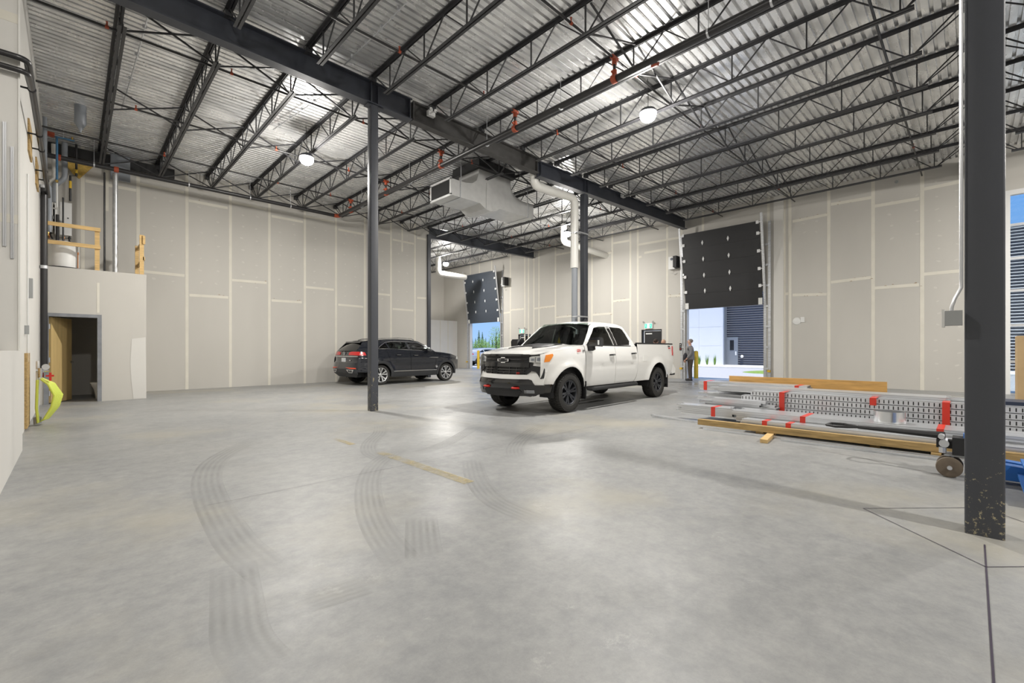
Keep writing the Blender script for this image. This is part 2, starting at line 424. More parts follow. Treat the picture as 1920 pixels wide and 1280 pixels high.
def arc(c, r, a0, a1, n, ax='xz', y=0):
    return [(c[0]+r*math.cos(math.radians(a0+(a1-a0)*i/n)), c[1]+r*math.sin(math.radians(a0+(a1-a0)*i/n))) for i in range(n+1)]
def lerp_tab(tab, x):
    if x <= tab[0][0]: return tab[0][1]
    for (a, b), (c, d) in zip(tab, tab[1:]):
        if x <= c:
            t = (x-a)/(c-a); t = t*t*(3-2*t)*.5+t*.5
            return b+(d-b)*t
    return tab[-1][1]
SKY, SUNE, EXPO = 1.0, 5.2, 0.33
# ================================================================== the room
XR, YB, XL = 19.4, 17.9, -0.56
def ZB(x): return 6.48-.008*x if x < 9.7 else 6.40+.021*(x-9.7)
def ZD(x, y): return ZB(x)+.584+.06*max(0, min(1, (y-6)/6))
# ---- floor
mb = MB(); mb.box(-4.0, 19.62, -9.2, 28.0, -.15, 0)
floor = struct('floor', mb, 'floor')
def strip(name, pts, w, m, z=.0015, col=None):
    P = [Vector(p) for p in pts]
    Q = []                                     # catmull-rom smoothing
    for i in range(len(P)-1):
        a = P[max(i-1,0)]; b = P[i]; c = P[i+1]; d = P[min(i+2,len(P)-1)]
        for k in range(6):
            t = k/6; Q.append(.5*((2*b)+(c-a)*t+(2*a-5*b+4*c-d)*t*t+(3*b-a-3*c+d)*t**3))
    Q.append(P[-1]); mb = MB(); L = 0; vs = []; us = []
    for i, q in enumerate(Q):
        d = (Q[min(i+1,len(Q)-1)]-Q[max(i-1,0)]).normalized(); n = Vector((-d.y,d.x,0))*w/2
        vs += [(q.x-n.x,q.y-n.y,z),(q.x+n.x,q.y+n.y,z)]; us.append(i/(len(Q)-1))
    mb.v = vs
    for i in range(len(Q)-1):
        mb.f.append((2*i,2*i+2,2*i+3,2*i+1)); mb.m.append(0); mb.uv[i] = [(us[i],0),(us[i+1],0),(us[i+1],1),(us[i],1)]
    return obj(name, mb, m, floor)
fz = lambda L: [onZ(*p) for p in L]
tyre_paths = [([(488,820),(440,842),(402,866),(388,896),(396,935),(422,985),(455,1030),(530,1090)], .26),
              ([(714,798),(712,812),(694,830),(694,848),(722,862)], .22),
              ([(760,836),(712,866),(692,900),(694,950),(715,1000),(760,1060)], .24),
              ([(1018,796),(985,818),(966,840),(970,858)], .24),
              ([(790,968),(792,1005),(796,1045)], .24), ([(438,1060),(445,1130),(455,1200),(500,1260)], .24),
              ([(885,862),(895,900),(930,940),(1010,975)], .24), ([(900,795),(840,830),(780,850)], .22), ([(575,1130),(640,1110),(690,1095)], .22)]
for i, (L, w) in enumerate(tyre_paths): strip('tyre_mark', fz(L), w, 'track', .0015+.0002*i)
strip('painted_stripe', [(2.77,5.25,0),(2.77,4.4,0),(2.76,3.42,0)], .13, 'stripe', .004)
strip('painted_stripe', [(2.72,6.5,0),(2.73,5.9,0)], .09, 'stripe', .004)
mb = MB()
for a, b, w in [((4.34,-.06),(-1.0,-.06),.008), ((4.62,.62),(3.9,-.06),.006), ((4.62,-.74),(3.9,-.06),.006), ((4.62,.62),(5.34,-.06),.006), ((4.62,-.74),(5.34,-.06),.006),
                ((.8,4.45),(6.5,4.45),.003), ((5.4,-.06),(7.0,-.06),.004)]:
    a = Vector((*a,0)); b = Vector((*b,0)); d = (b-a).normalized(); n = Vector((-d.y,d.x,0))*w/2; z = Vector((0,0,.003))
    mb.add([a-n+z,b-n+z,b+n+z,a+n+z], [(0,1,2,3)])
obj('control_joint', mb, 'seal', floor)
for pts in ([(880,700),(935,690),(962,705),(975,735),(960,768),(905,772),(875,745)], [(1245,716),(1330,712),(1320,730),(1262,735)]):  # glossy patches put where the loading doors' glare falls
    k = MB(); P = fz(pts); c = sum(P, Vector())/len(P); Q = []
    for i, p in enumerate(P):
        q = P[(i+1) % len(P)]; Q += [p, (p+q)/2+((p+q)/2-c)*.08]
    n_ = len(Q); k.add([(c.x,c.y,.0028)]+[(p.x,p.y,.0028) for p in Q], [(0,1+i,1+(i+1)%n_) for i in range(n_)]); k.uv = {i: [(0,0),(1,0),(1,0)] for i in range(n_)}; obj('glare_film', k, 'film', floor)
# ---- roof deck: trapezoidal ribs running along X
mb = MB(); prof = []
y = -9.4
while y < 28.1:
    prof += [(y,0),(y+.094,0),(y+.101,.045),(y+.143,.045)]; y += .150
xs = [-4.1, -.5, 4.6, 9.7, 14.5, 19.6]
for x in xs: mb.v += [(x, p[0], ZD(x, p[0])+p[1]) for p in prof]
n = len(prof)
for i in range(len(xs)-1):
    for j in range(n-1): mb.f.append((i*n+j, i*n+j+1, (i+1)*n+j+1, (i+1)*n+j)); mb.m.append(0)
deck = struct('ceiling', mb, 'deck')
mb = MB(); mb.box(-4.2,19.75,-9.5,28.2,7.40,7.55); struct('roof', mb, 'black', None)
# ---- back wall (painted joints on grey board)
def seams_v(mb, fn, xs, top, bot, w, mi=1):
    for x in xs:
        a = fn(x, bot); b = fn(x, top); mb_strip(mb, a, b, w, mi)
def mb_strip(mb, a, b, w, mi, nrm=None, off=.004):
    d = (b-a).normalized()
    if nrm is None: nrm = SE_N
    s = nrm.cross(d).normalized()*w/2; o = nrm*off
    mb.add([a-s+o,b-s+o,b+s+o,a+s+o,a-s,b-s,b+s,a+s], [(0,1,2,3),(4,5,1,0),(5,6,2,1),(6,7,3,2),(7,4,0,3)], mi)
random.seed(3)
def flecks(mb, a, b, nrm, n, mi=2):
    for k in range(n):
        p = a.lerp(b, random.random())+Vector((0,0,random.choice((-.05,.05,.07))))
        d = (b-a).normalized(); w = random.uniform(.02,.06); h = random.uniform(.008,.03); o = nrm*.006
        mb.add([p+o, p+d*w+o+Vector((0,0,h)), p+d*w*1.6+o-Vector((0,0,h*.3))], [(0,1,2)], mi)
def wallface(mb, fn, verts_x, joints, nrm, ztop, w=.085, torn=()):
    for x, z0 in verts_x:
        p = fn(x, 600); mb_strip(mb, Vector((p.x,p.y,z0)), Vector((p.x,p.y,ztop)), w, 1, nrm)
    for i, (x0,y0,x1,y1) in enumerate(joints):
        a = fn(x0,y0); b = fn(x1,y1); mb_strip(mb, a, b, w, 1, nrm, .0055)
        if i in torn: flecks(mb, a, b, nrm, torn[i])
mb = MB(); mb.box(-.7, 12.0, YB, YB+.2, 0, 7.3)
bk = lambda x, y: onY(x, y, YB)
wallface(mb, bk, [(155,3.3),(200,5.4),(259,0),(350.5,0),(432,0),(505,0),(571.5,0),(630,0),(684,0),(733,0),(754,5.7),(778,0)],
  [(160,339,255,357),(262,345,345,361),(270,509,346,516.5),(354,376,427,390),(355,553,428,557.5),(435,379,500,393),(435,525,500,530),(509,405,568,416),(509,563,566,566.5),
   (573,405.5,627,416),(573,538,626,543),(634,430,682,439),(634,571,681,575),(690,431,731,438),(690,549,731,553),(736,449,776,457),(736,579,775,582),(782,446,799,449),(782,558,799,559)],
  Vector((0,-1,0)), 7.2, torn={3:2,4:2,6:2,8:3,15:2})
random.seed(5)
def spots(mb, p, nrm, mi):
    d = nrm.cross(Vector((0,0,1))).normalized(); c = p+nrm*.003; w = random.uniform(.035,.06); h = random.uniform(.02,.035); t = random.uniform(-.02,.02)
    mb.add([c+d*(w*math.cos(q*PI/4))+Vector((0,0,h*math.sin(q*PI/4)+t*math.cos(q*PI/4))) for q in range(8)], [tuple(range(8))], mi)
sx = [bk(x,600).x for x in (259,350.5,432,505,571.5,630,684,733,778)]
for a_, b_ in zip(sx, sx[1:]):
    for fr in (.3,.68):
        for q in range(8): spots(mb, Vector((a_+(b_-a_)*fr+random.uniform(-.04,.04), YB, 3.5+q*.42+random.uniform(-.04,.04))), Vector((0,-1,0)), 3)
wall_back = struct('wall_back', mb, ['drywall','mud','paper','spot'])
# ---- right wall with two loading doors, two exit doors and the storefront opening
mb = MB()
def hole(y0,y1,z0,z1): return [(y0,z0),(y1,z0),(y1,z1),(y0,z1)]
outer = [(-9.2,0),(-8.6,0),(-8.6,5.8),(-.71,5.8),(-.71,0),(5.72,0),(5.72,3.6),(8.80,3.6),(8.80,0),(9.98,0),(9.98,2.24),(11.02,2.24),(11.02,0),(18.28,0),(18.28,2.22),(19.32,2.22),(19.32,0),(20.9,0),(20.9,3.6),(23.98,3.6),(23.98,0),(28,0),(28,7.35),(-9.2,7.35)]
mb.sheet(outer, [], lambda u, v: (XR, u, v), du=4, dv=2, thick=0)
n0 = len(mb.v)
for i in range(len(outer)):                    # reveals of every opening
    a = outer[i]; b = outer[(i+1) % len(outer)]
    mb.add([(XR,a[0],a[1]),(XR,b[0],b[1]),(XR+.22,b[0],b[1]),(XR+.22,a[0],a[1])], [(0,1,2,3)], 3)
mb.sheet(outer, [], lambda u, v: (XR+.22, u, v), thick=0, mi=3)
rt = lambda x, y: onX(x, y, XR); NX = Vector((-1,0,0))
wallface(mb, rt, [(882,3.3),(899,5.8),(922,6.0),(957,0),(984,0),(991,0),(1001,0),(1010.5,0),(1041.5,0),(1075,0),(1110,0),(1148,0),(1182,0),(1196,0),(1251,0),(1278,3.6),(1318,6.2),
    (1441,0),(1470,0),(1481,0),(1554,0),(1637,0),(1729,0)],
  [(1011,577,1040,573.5),(1001,578.5,1010,577.5),(1042,478,1073,472),(1042,595,1073,592),(1112,480,1146,473.5),(1112,590,1146,587.5),(1150,456,1182,450.5),(1150,564.5,1182,561),
   (1198,482,1203,481),(1208,474,1249,467),(1195,459,1276,445),(1253,555,1277,554),(1486,415,1552,402),(1486,553,1550,551.5),(1558,383,1635,370),(1558,529,1633,520),(1640,386.5,1724,372),
   (1640,540,1723,533.5),(1732,354.5,1802,340),(1732,514,1802,507.5),(1472,551,1479,550),(957,581,982,579),(944,587,957,585)],
  NX, 7.25, w=.10, torn={0:7,2:2,3:9,4:3,5:5,7:8,11:7,12:5,13:6,14:3,15:5,17:5,21:6})
for x0_, x1_, z0_, z1_ in ((1640,1724,5.0,7.0),(1735,1800,.4,7.0),(1486,1550,5.6,6.7)):
    for fr in (.35,.95) if x0_ != 1486 else (.35,.7):
        for q in range(int((z1_-z0_)/.41)): 
            p = rt(x0_+(x1_-x0_)*fr, 600); spots(mb, Vector((XR, p.y+random.uniform(-.05,.05), z0_+q*.41+random.uniform(-.05,.05))), NX, 4)
wall_right = struct('wall_right', mb, ['drywall','mud','paper','drywall_w','spot'])
# pilaster strip between door and boards
mb = MB(); a = onX(1452,600,XR); b = onX(1470,600,XR); mb.box(XR-.10, XR, b.y, a.y, 0, 7.2); struct('trim_1', mb, 'drywall_w')
# ---- left wall, return wall and low partition
mb = MB(); mb.box(XL-.2, XL, 8.7, 18.0, 0, 7.25)
struct('wall_left', mb, 'drywall_w')
mb = MB(); mb.box(-4.0, -.50, 8.56, 8.72, 0, 7.25)
rtn = lambda x, y: onY(x, y, 8.56); NY = Vector((0,-1,0))
mb_strip(mb, rtn(0,20)-Vector((3,0,0)), rtn(37,38), .12, 1, NY)
mb_strip(mb, rtn(0,407)-Vector((3,0,0)), rtn(37,412), .11, 1, NY)
struct('wall_return', mb, ['drywall_w','mud'])
mb = MB(); mb.box(-.62, -.47, -3.0, 8.56, 0, 1.285); struct('wall_low_partition', mb, 'drywall_w')
mb = MB(); mb.box(-.508, -.49, 8.545, 8.565, 1.2, 7.1); mb.box(-.51,-.488, 8.552, 8.60, 0, 2.75); struct('trim_2', mb, 'pvc')
for x0, x1, y0, y1, nm in [(5,12,228,462,'leftmost'),(20,26,275,485,'second')]:
    a = rtn(x0,y0); b = rtn(x1,y1); mb = MB(); mb.box(a.x,a.x+.012,8.54,8.56,b.z,a.z); mb.box(b.x-.012,b.x,8.54,8.56,b.z,a.z); mb.box(a.x,b.x,8.553,8.56,b.z,a.z)
    tag(obj('metal_strip', mb, 'alu', loc=((a.x+b.x)/2,8.54,b.z)), nm+' of two bright vertical metal strips on the white wall at far left', 'strip', 'metal strips on the left wall')
mb = MB(); mb.box(-4.15,-4.0,-9.2,8.7,0,7.3); struct('wall_west', mb, 'drywall_w')
mb = MB(); mb.box(-4.15,19.6,-9.35,-9.2,0,7.3); struct('wall_south', mb, 'drywall')
# ---- far bay walls
mb = MB(); mb.box(8.0,19.4,27.0,27.2,0,7.4)
for x in (16.9,18.1): mb_strip(mb, Vector((x,27.0,3.2)), Vector((x,27.0,7)), .09, 1, Vector((0,-1,0)))
struct('wall_far', mb, ['drywall','mud'])
mb = MB(); mb.box(11.8,12.0,18.1,27.0,0,7.4); struct('wall_far_left', mb, 'drywall')
mb = MB(); mb.box(14.5,19.4,25.4,27.0,0,3.30)
for x in (17.95,18.6): mb_strip(mb, Vector((x,25.4,0)), Vector((x,25.4,3.28)), .05, 1, Vector((0,-1,0)))
struct('wall_far_box', mb, ['primer','mud'])
# ---- washroom box in the corner
YX = 15.30; XX = 1.385
mb = MB()
o = [(XL,0),(-.45,0),(-.45,2.12),(.46,2.12),(.46,0),(XX,0),(XX,3.28),(XL,3.28)]
mb.sheet(o, [], lambda u, v: (u, YX, v), thick=0)
for i in range(len(o)):
    a = o[i]; b = o[(i+1) % len(o)]; mb.add([(a[0],YX,a[1]),(b[0],YX,b[1]),(b[0],YX+.14,b[1]),(a[0],YX+.14,a[1])], [(0,1,2,3)])
mb.sheet(o, [], lambda u, v: (u, YX+.14, v), thick=0, mi=1)
mb.box(XX-.12, XX, YX+.14, YB, 0, 3.28); mb.box(XL, XX, YX+.14, YB, 3.14, 3.28)
fx = lambda x, y: onY(x, y, YX)
mb_strip(mb, fx(184,530), fx(184,586), .05, 2, NY)
mb.add([fx(247,635)+Vector((0,-.004,0)), fx(273,632)+Vector((0,-.004,0)), Vector((XX,YX-.004,.01)), Vector((fx(250,700).x,YX-.004,.01)), Vector((fx(246,710).x,YX-.004,.5)), fx(244,680)+Vector((0,-.004,0))], [(0,1,2,3,4,5)], 3)
struct('wall_washroom', mb, ['drywall','drywall','mud','drywall_w'])
mb = MB(); mb.box(-.50,-.42,YX-.02,YX+.16,0,2.17); mb.box(.43,.51,YX-.02,YX+.16,0,2.17); mb.box(-.42,.43,YX-.02,YX+.16,2.09,2.17)
d1 = struct('door_1', mb, 'hm_frame')
hinge = Vector((-.40,15.42,0)); ang = math.radians(66); dv = Vector((math.cos(ang),math.sin(ang),0)); dn = Vector((-dv.y,dv.x,0))
mb = MB(); a = hinge; b = hinge+dv*.86
mb.bar(a+Vector((0,0,1.05)), b+Vector((0,0,1.05)), .045, 2.06); leaf = obj('door_leaf', mb, 'birch', d1); leaf['label'] = 'pale birch door leaf standing half open'
mb = MB(); p = a+dv*.80-dn*.03; mb.cyl(p+Vector((0,0,.98)), p+Vector((0,0,.98))-dn*.05, .012); mb.bar(p+Vector((0,0,.98))-dn*.05, p+Vector((0,0,.98))-dn*.05-dv*.11, .018, .018); mb.cyl(p+Vector((0,0,.98)),p+Vector((0,0,.98))-dn*.008,.03); p = a+dv*.80+dn*.03; mb.cyl(p+Vector((0,0,.98)), p+Vector((0,0,.98))+dn*.05, .012); mb.bar(p+Vector((0,0,.98))+dn*.05, p+Vector((0,0,.98))+dn*.05-dv*.11, .018, .018)
obj('door_handle', mb, 'chrome', leaf, smooth=40)
for z in (.25,1.05,1.85):
    mb = MB(); mb.cyl(a+Vector((-.01,-.03,z-.06)), a+Vector((-.01,-.03,z+.06)), .014); obj('hinge', mb, 'alu', leaf)
t = thing('toilet', 'white toilet just seen through the open washroom door', 'toilet', (.62,16.35,0))
mb = MB(); mb.lathe([(.10,0),(.11,.1),(.14,.25),(.19,.36),(.20,.40)], (.52,16.30,0), n=20); obj('bowl', mb, 'white', t, smooth=40)
mb = MB(); mb.lathe([(.0,.40),(.21,.40),(.21,.43),(0,.43)], (.52,16.30,0), n=20); obj('toilet_seat', mb, 'white', t, smooth=40)
mb = MB(); mb.box(.72,.94,16.08,16.52,.38,.78); obj('cistern', mb, 'white', t)
# ---- girders
def girder(name, x0, x1, yc, zf, depth, m, label, fl=.10):
    b = thing(name, label, 'beam', (x0, yc, zf(x0)), 0, 'girders')
    def slab(y0,y1,d0,d1):
        k = MB(); v = []
        for x in (x0,x1):
            z = zf(x); v += [(x,y0,z+d0),(x,y1,z+d0),(x,y1,z+d1),(x,y0,z+d1)]
        k.add(v, [(0,1,2,3),(7,6,5,4),(0,4,5,1),(1,5,6,2),(2,6,7,3),(3,7,4,0)]); return k
    obj('bottom_flange', slab(yc-fl,yc+fl,0,.022), m, b); obj('top_flange', slab(yc-fl,yc+fl,depth-.022,depth), m, b)
    obj('web', slab(yc-.008,yc+.008,.022,depth-.022), m, b)
    return b
def stiffener(b, x, zf, depth, yc, m):
    k = MB(); k.box(x-.01,x+.01,yc-.095,yc+.095,zf(x)+.022,zf(x)+depth-.022); obj('stiffener_plate', k, m, b)
g1 = lambda x: 6.50-.008*x; g3 = lambda x: 6.345+.0275*(x-9.72); gf = lambda x: 6.56+.014*(x-12)
YG = 8.88
A = girder('steel_girder', -.55, 5.44, YG, g1, .47, 'steel', 'long dark steel girder running from the upper left over the nearer free-standing column', .11)
for x in (4.47,4.63,5.40): stiffener(A, x, g1, .47, YG, 'steel')
B = girder('steel_girder', 5.47, 9.68, YG, g1, .44, 'steel_d', 'middle length of girder with worn brownish web between its two bolted splices', .10)
for x in (5.50,9.62): stiffener(B, x, g1, .44, YG, 'steel_d')
C = girder('steel_girder', 9.72, 19.38, YG, g3, .44, 'steel', 'right hand length of girder running past the drain pipe to the loading door wall', .11)
for x in (9.78,11.92,12.08): stiffener(C, x, g3, .44, YG, 'steel')
girder('steel_girder', 11.95, 19.38, 18.0, gf, .50, 'steel', 'short girder at the mouth of the far bay left of the first loading door', .11)
girder('steel_girder', -.5, 19.38, -.06, lambda x: 6.48, .46, 'steel', 'girder passing over the near right column, hidden behind it', .10)
mb = MB(); mb.box(-.5, 2.3, 17.68, 17.86, 6.72, 7.00)
tag(obj('ledger_beam', mb, 'black', loc=(.9,17.77,6.72)), 'black ledger beam under the deck above the washroom mezzanine', 'beam')
# ---- columns
def column(x, y, s, z1, label, extra=None):
    c = thing('steel_column', label, 'column', (x,y,0), 0, 'columns')
    h = s/2; k = MB(); pts = []
    r = s*.07
    for cx, cy, a0 in ((h-r,h-r,0),(-h+r,h-r,90),(-h+r,-h+r,180),(h-r,-h+r,270)):
        pts += [(x+cx+r*math.cos(math.radians(a0+q*30)), y+cy+r*math.sin(math.radians(a0+q*30))) for q in range(4)]
    k.prism(pts, 'z', 0, z1); obj('shaft', k, M['column'], c, smooth=30)
    return c
def column_mat():
    m = mat('scuffed_column', (.058,.062,.074), .45); nt = m.node_tree; N = nt.nodes; L = nt.links; b = N['Principled BSDF']
    g = N.new('ShaderNodeTexCoord'); sp = N.new('ShaderNodeSeparateXYZ'); L.new(g.outputs['Object'], sp.inputs[0])
    mr = N.new('ShaderNodeMapRange'); L.new(sp.outputs[2], mr.inputs[0]); mr.inputs[1].default_value=.0; mr.inputs[2].default_value=1.0; mr.inputs[3].default_value=.16; mr.inputs[4].default_value=-.02
    n = N.new('ShaderNodeTexNoise'); n.inputs['Scale'].default_value = 30; n.inputs['Detail'].default_value = 8; n.inputs['Roughness'].default_value=.75; L.new(g.outputs['Object'], n.inputs['Vector'])
    ad = N.new('ShaderNodeMath'); L.new(n.outputs['Fac'], ad.inputs[0]); L.new(mr.outputs[0], ad.inputs[1])
    r = N.new('ShaderNodeValToRGB'); e = r.color_ramp.elements; e[0].position=.70; e[0].color=(.058,.062,.074,1); e[1].position=.74; e[1].color=(.42,.37,.24,1)
    L.new(ad.outputs[0], r.inputs['Fac']); L.new(r.outputs['Color'], b.inputs['Base Color']); return m
M['column'] = column_mat()
c1 = column(4.556, 8.895, .165, 6.46, 'free-standing dark steel column in front of the black SUV')
for dx, dy in ((-.11,0),(.13,0)):
    k = MB(); k.box(4.556+dx-.06,4.556+dx+.06,8.80,8.98,6.432,6.447); obj('cap_plate', k, 'steel', c1)
random.seed(11)
k = MB()                                         # paint scraped off at bumper height, and a chalk scribble
for i in range(46):
    z = random.uniform(.18,.80); s = math.exp(-((z-.62)/.22)**2)
    if random.random() > s+.12: continue
    w = random.uniform(.002,.008); h = random.uniform(.015,.09)
    if random.random() < .6: y0 = 8.83+random.random()*.12; k.add([(4.4725,y0,z),(4.4725,y0+w,z+.01),(4.4725,y0+w*.8,z+h),(4.4725,y0+w*.1,z+h)], [(0,1,2,3)])
    else: x0 = 4.478+random.random()*.06; k.add([(x0,8.8115,z),(x0+w,8.8115,z+.01),(x0+w*.8,8.8115,z+h),(x0+w*.1,8.8115,z+h)], [(0,1,2,3)])
o = obj('scraped_paint', k, 'chip', c1)
c2 = column(12.0, 8.90, .19, 6.38, 'dark steel column beside the white drain pipe behind the pickup')
c3 = column(4.62, -.062, .197, 6.46, 'large dark steel column in the right foreground with a conduit and junction box')
k = MB(); k.tube([(4.505,.052,6.4),(4.505,.052,1.80),(4.505,.052,1.74),(4.49,.085,1.66),(4.48,.10,1.60),(4.48,.10,1.56)], .0105, 8)
cd = tag(obj('conduit', k, 'alu', loc=(4.505,.052,1.56), smooth=40), 'thin grey conduit running down the near right column to its junction box', 'conduit')
k = MB(); k.box(4.44,4.52,.045,.135,1.47,1.575); jb = tag(obj('junction_box', k, 'plastic_g', loc=(4.48,.09,1.47)), 'small grey junction box on the left side of the near right column', 'electrical box')
k = MB(); k.box(4.435,4.525,.135,.150,1.46,1.585); obj('cover_plate', k, 'plastic_w', jb)
k = MB(); k.box(11.90,12.06,17.82,18.06,0,6.7)
tag(obj('steel_column', k, 'steel', loc=(11.98,17.94,0)), 'black steel column at the right end of the long panelled wall', 'column', 'columns')
# ---- open-web roof joists: one proto, copied with all its rods
def make_joist():
    T = thing('steel_joist', '', 'roof joist', (0,0,0))
    L = 8.9
    k = MB()
    for s in (-1,1): k.bar((s*.036,.02,.575), (s*.036,L,.575), .05, .012); k.bar((s*.014,.02,.545),(s*.014,L,.545),.006,.055)
    for y in (.02,L-.14): k.box(-.06,.06,y,y+.12,.46,.55)
    obj('top_chord', k, 'joist', T)
    k = MB()
    for s in (-1,1): k.bar((s*.033,.62,.006),(s*.033,8.28,.006),.045,.010); k.bar((s*.013,.62,.03),(s*.013,8.28,.03),.006,.045)
    obj('bottom_chord', k, 'joist', T)
    v = MB(); v.bar((0,0,.02),(0,0,.545),.022,.022, up=(0,1,0)); d1 = MB(); d1.bar((0,-.04,.02),(0,-.61,.545),.020,.020); d2 = MB(); d2.bar((0,.04,.02),(0,.61,.545),.020,.020)
    for i in range(7):
        y = .78+1.22*i
        for kk, q in ((v,'v'),(d1,'a'),(d2,'b')):
            o = obj('web_rod', kk, 'joist', T) if i == 0 else dup(protos[q], T)
            if i == 0: protos[q] = o
            o.location = (0,y,0)
    e = MB(); e.bar((0,.74,.02),(0,.06,.50),.018,.018); obj('end_rod', e, 'joist', T)
    e = MB(); e.bar((0,L-.70,.02),(0,L-.04,.50),.018,.018); obj('end_rod', e, 'joist', T)
    return T
protos = {}
JX = [.57,1.88,3.19,4.5,6.0,7.5,9.0,10.5,11.97,13.4,14.9,16.4,17.9]
ORD = ['first','second','third','fourth','fifth','sixth','seventh','eighth','ninth','tenth','eleventh','twelfth','thirteenth']
j0 = make_joist(); first = True
bays = [('near', -.02, lambda x: ZB(x), [i for i in range(4,13)]+[0,1,2,3], 'on the camera side of the girder', 'roof joists on the camera side of the girder'),
        ('mid', 8.98, lambda x: ZB(x)+.05, list(range(13)), 'beyond the long girder', 'roof joists beyond the girder'),
        ('far', 18.1, lambda x: ZB(x)+.08, [9,10,11,12], 'in the far bay', 'roof joists of the far bay'),
        ('south', -9.02, lambda x: ZB(x), [6,7,8,9,10,11,12], 'right of the near column', 'roof joists right of the near column')]
for nm, y0, zf, idx, where, grp in bays:
    for i in idx:
        k = 12-i
        lab = ORD[k]+' roof joist from the loading door wall, '+where
        loc = (JX[i], y0, zf(JX[i]))
        if first: j0.location = loc; j0['label'] = lab; j0['group'] = grp; first = False
        else: copy_thing(j0, loc, lab, group=grp)
# cross bracing between joists
def brace_proto():
    T = thing('cross_brace', '', 'brace', (0,0,0))
    for s in (0,1):
        k = MB(); k.bar((.03,s*.015,.03 if s else .53),(1.0,s*.015,.53 if s else .03),.026,.026); obj('brace_bar', k, 'joist', T)
    return T
b0 = brace_proto(); first = True
for bay, (yy, ids, zf, w) in {'a': (4.35, range(4,12), lambda x: ZB(x), 'on the camera side'),
                   'b': (9.75, range(0,12), lambda x: ZB(x)+.05, 'just beyond the long girder'), 'c': (13.15, range(0,12), lambda x: ZB(x)+.05, 'midway over the back bay'), 'd': (17.2, range(0,8), lambda x: ZB(x)+.05, 'along the back wall')}.items():
    for i in ids:
        x0 = JX[i]; sc = (JX[i+1]-x0)/1.03
        lab = 'brace between the '+ORD[12-i]+' and '+ORD[11-i]+' joists from the door wall, '+w
        if first: b0.location = (x0,yy,zf(x0)); b0['label'] = lab; b0['group'] = 'joist bracing'; o = b0; first = False
        else: o = copy_thing(b0, (x0,yy,zf(x0)), lab, group='joist bracing')
        o.scale = (sc,1,1)
# ================================================================== pipes, lamps, duct
def ring(k, c, ax, r, w, mi=0):
    c = Vector(c); d = Vector(ax).normalized(); k.cyl(c-d*w/2, c+d*w/2, r, 14, mi=mi)
# sprinkler main: along the back wall, elbow, then out over the floor
PX, PZ, PY = 7.08, 6.28, 16.55
fm = thing('sprinkler_main', 'thick black sprinkler main along the back wall turning out over the floor', 'pipe', (PX,PY,PZ))
k = MB(); k.tube([(XL+.05,PY,PZ),(PX-.12,PY,PZ)], .062, 14); obj('wall_run', k, 'pipe', fm, smooth=40)
k = MB(); k.tube([(PX,PY-.12,PZ),(PX+.05,9,PZ),(PX+.12,-6,PZ+.02)], .062, 14); obj('floor_run', k, 'pipe', fm, smooth=40)
k = MB(); k.tube([(PX-.16,PY,PZ),(PX-.06,PY,PZ),(PX,PY-.06,PZ),(PX,PY-.16,PZ)], .070, 14); obj('elbow', k, 'orange', fm, smooth=40)
for p, ax in [((-.28,PY,PZ),(1,0,0)), ((.85,PY,PZ),(1,0,0)), ((PX+.14,3.85,PZ+.01),(0,1,0))]:
    k = MB(); ring(k, p, ax, .080, .10); obj('coupling', k, 'orange', fm, smooth=40)
risers = [4.60,7.20,10.05,13.05,15.60]
for i, y in enumerate(risers):
    x = PX+.05; k = MB(); k.cyl((x,y,PZ+.05),(x,y,6.62),.028,10); r = obj('riser', k, 'pipe', fm, smooth=40)
    k = MB(); ring(k,(x,y,PZ),(0,1,0),.078,.09); k.cyl((x,y,PZ+.06),(x,y,PZ+.16),.045,12); k.box(x-.09,x+.09,y-.015,y+.015,PZ+.09,PZ+.12); obj('coupling', k, 'orange', fm, smooth=40)
    k = MB(); k.cyl((x,y,6.54),(x,y,6.66),.045,12); ring(k,(x,y,6.66),(1,0,0),.045,.16); k.box(x-.09,x+.09,y-.012,y+.012,6.65,6.68); obj('coupling', k, 'orange', fm, smooth=40)
for p in [(.40,PY),(2.5,PY),(4.15,PY),(5.4,PY)]:
    k = MB(); ring(k,(p[0],p[1],PZ),(1,0,0),.070,.03); k.cyl((p[0],p[1],PZ+.06),(p[0],p[1],6.95),.006,6); obj('hanger', k, 'alu', fm, smooth=40)
for y in (2.0,2.9,5.9,8.2,11.7,14.8):
    k = MB(); ring(k,(PX+.08,y,PZ),(0,1,0),.070,.03); k.cyl((PX+.08,y,PZ+.06),(PX+.08,y,6.95),.006,6); obj('hanger', k, 'alu', fm, smooth=40)
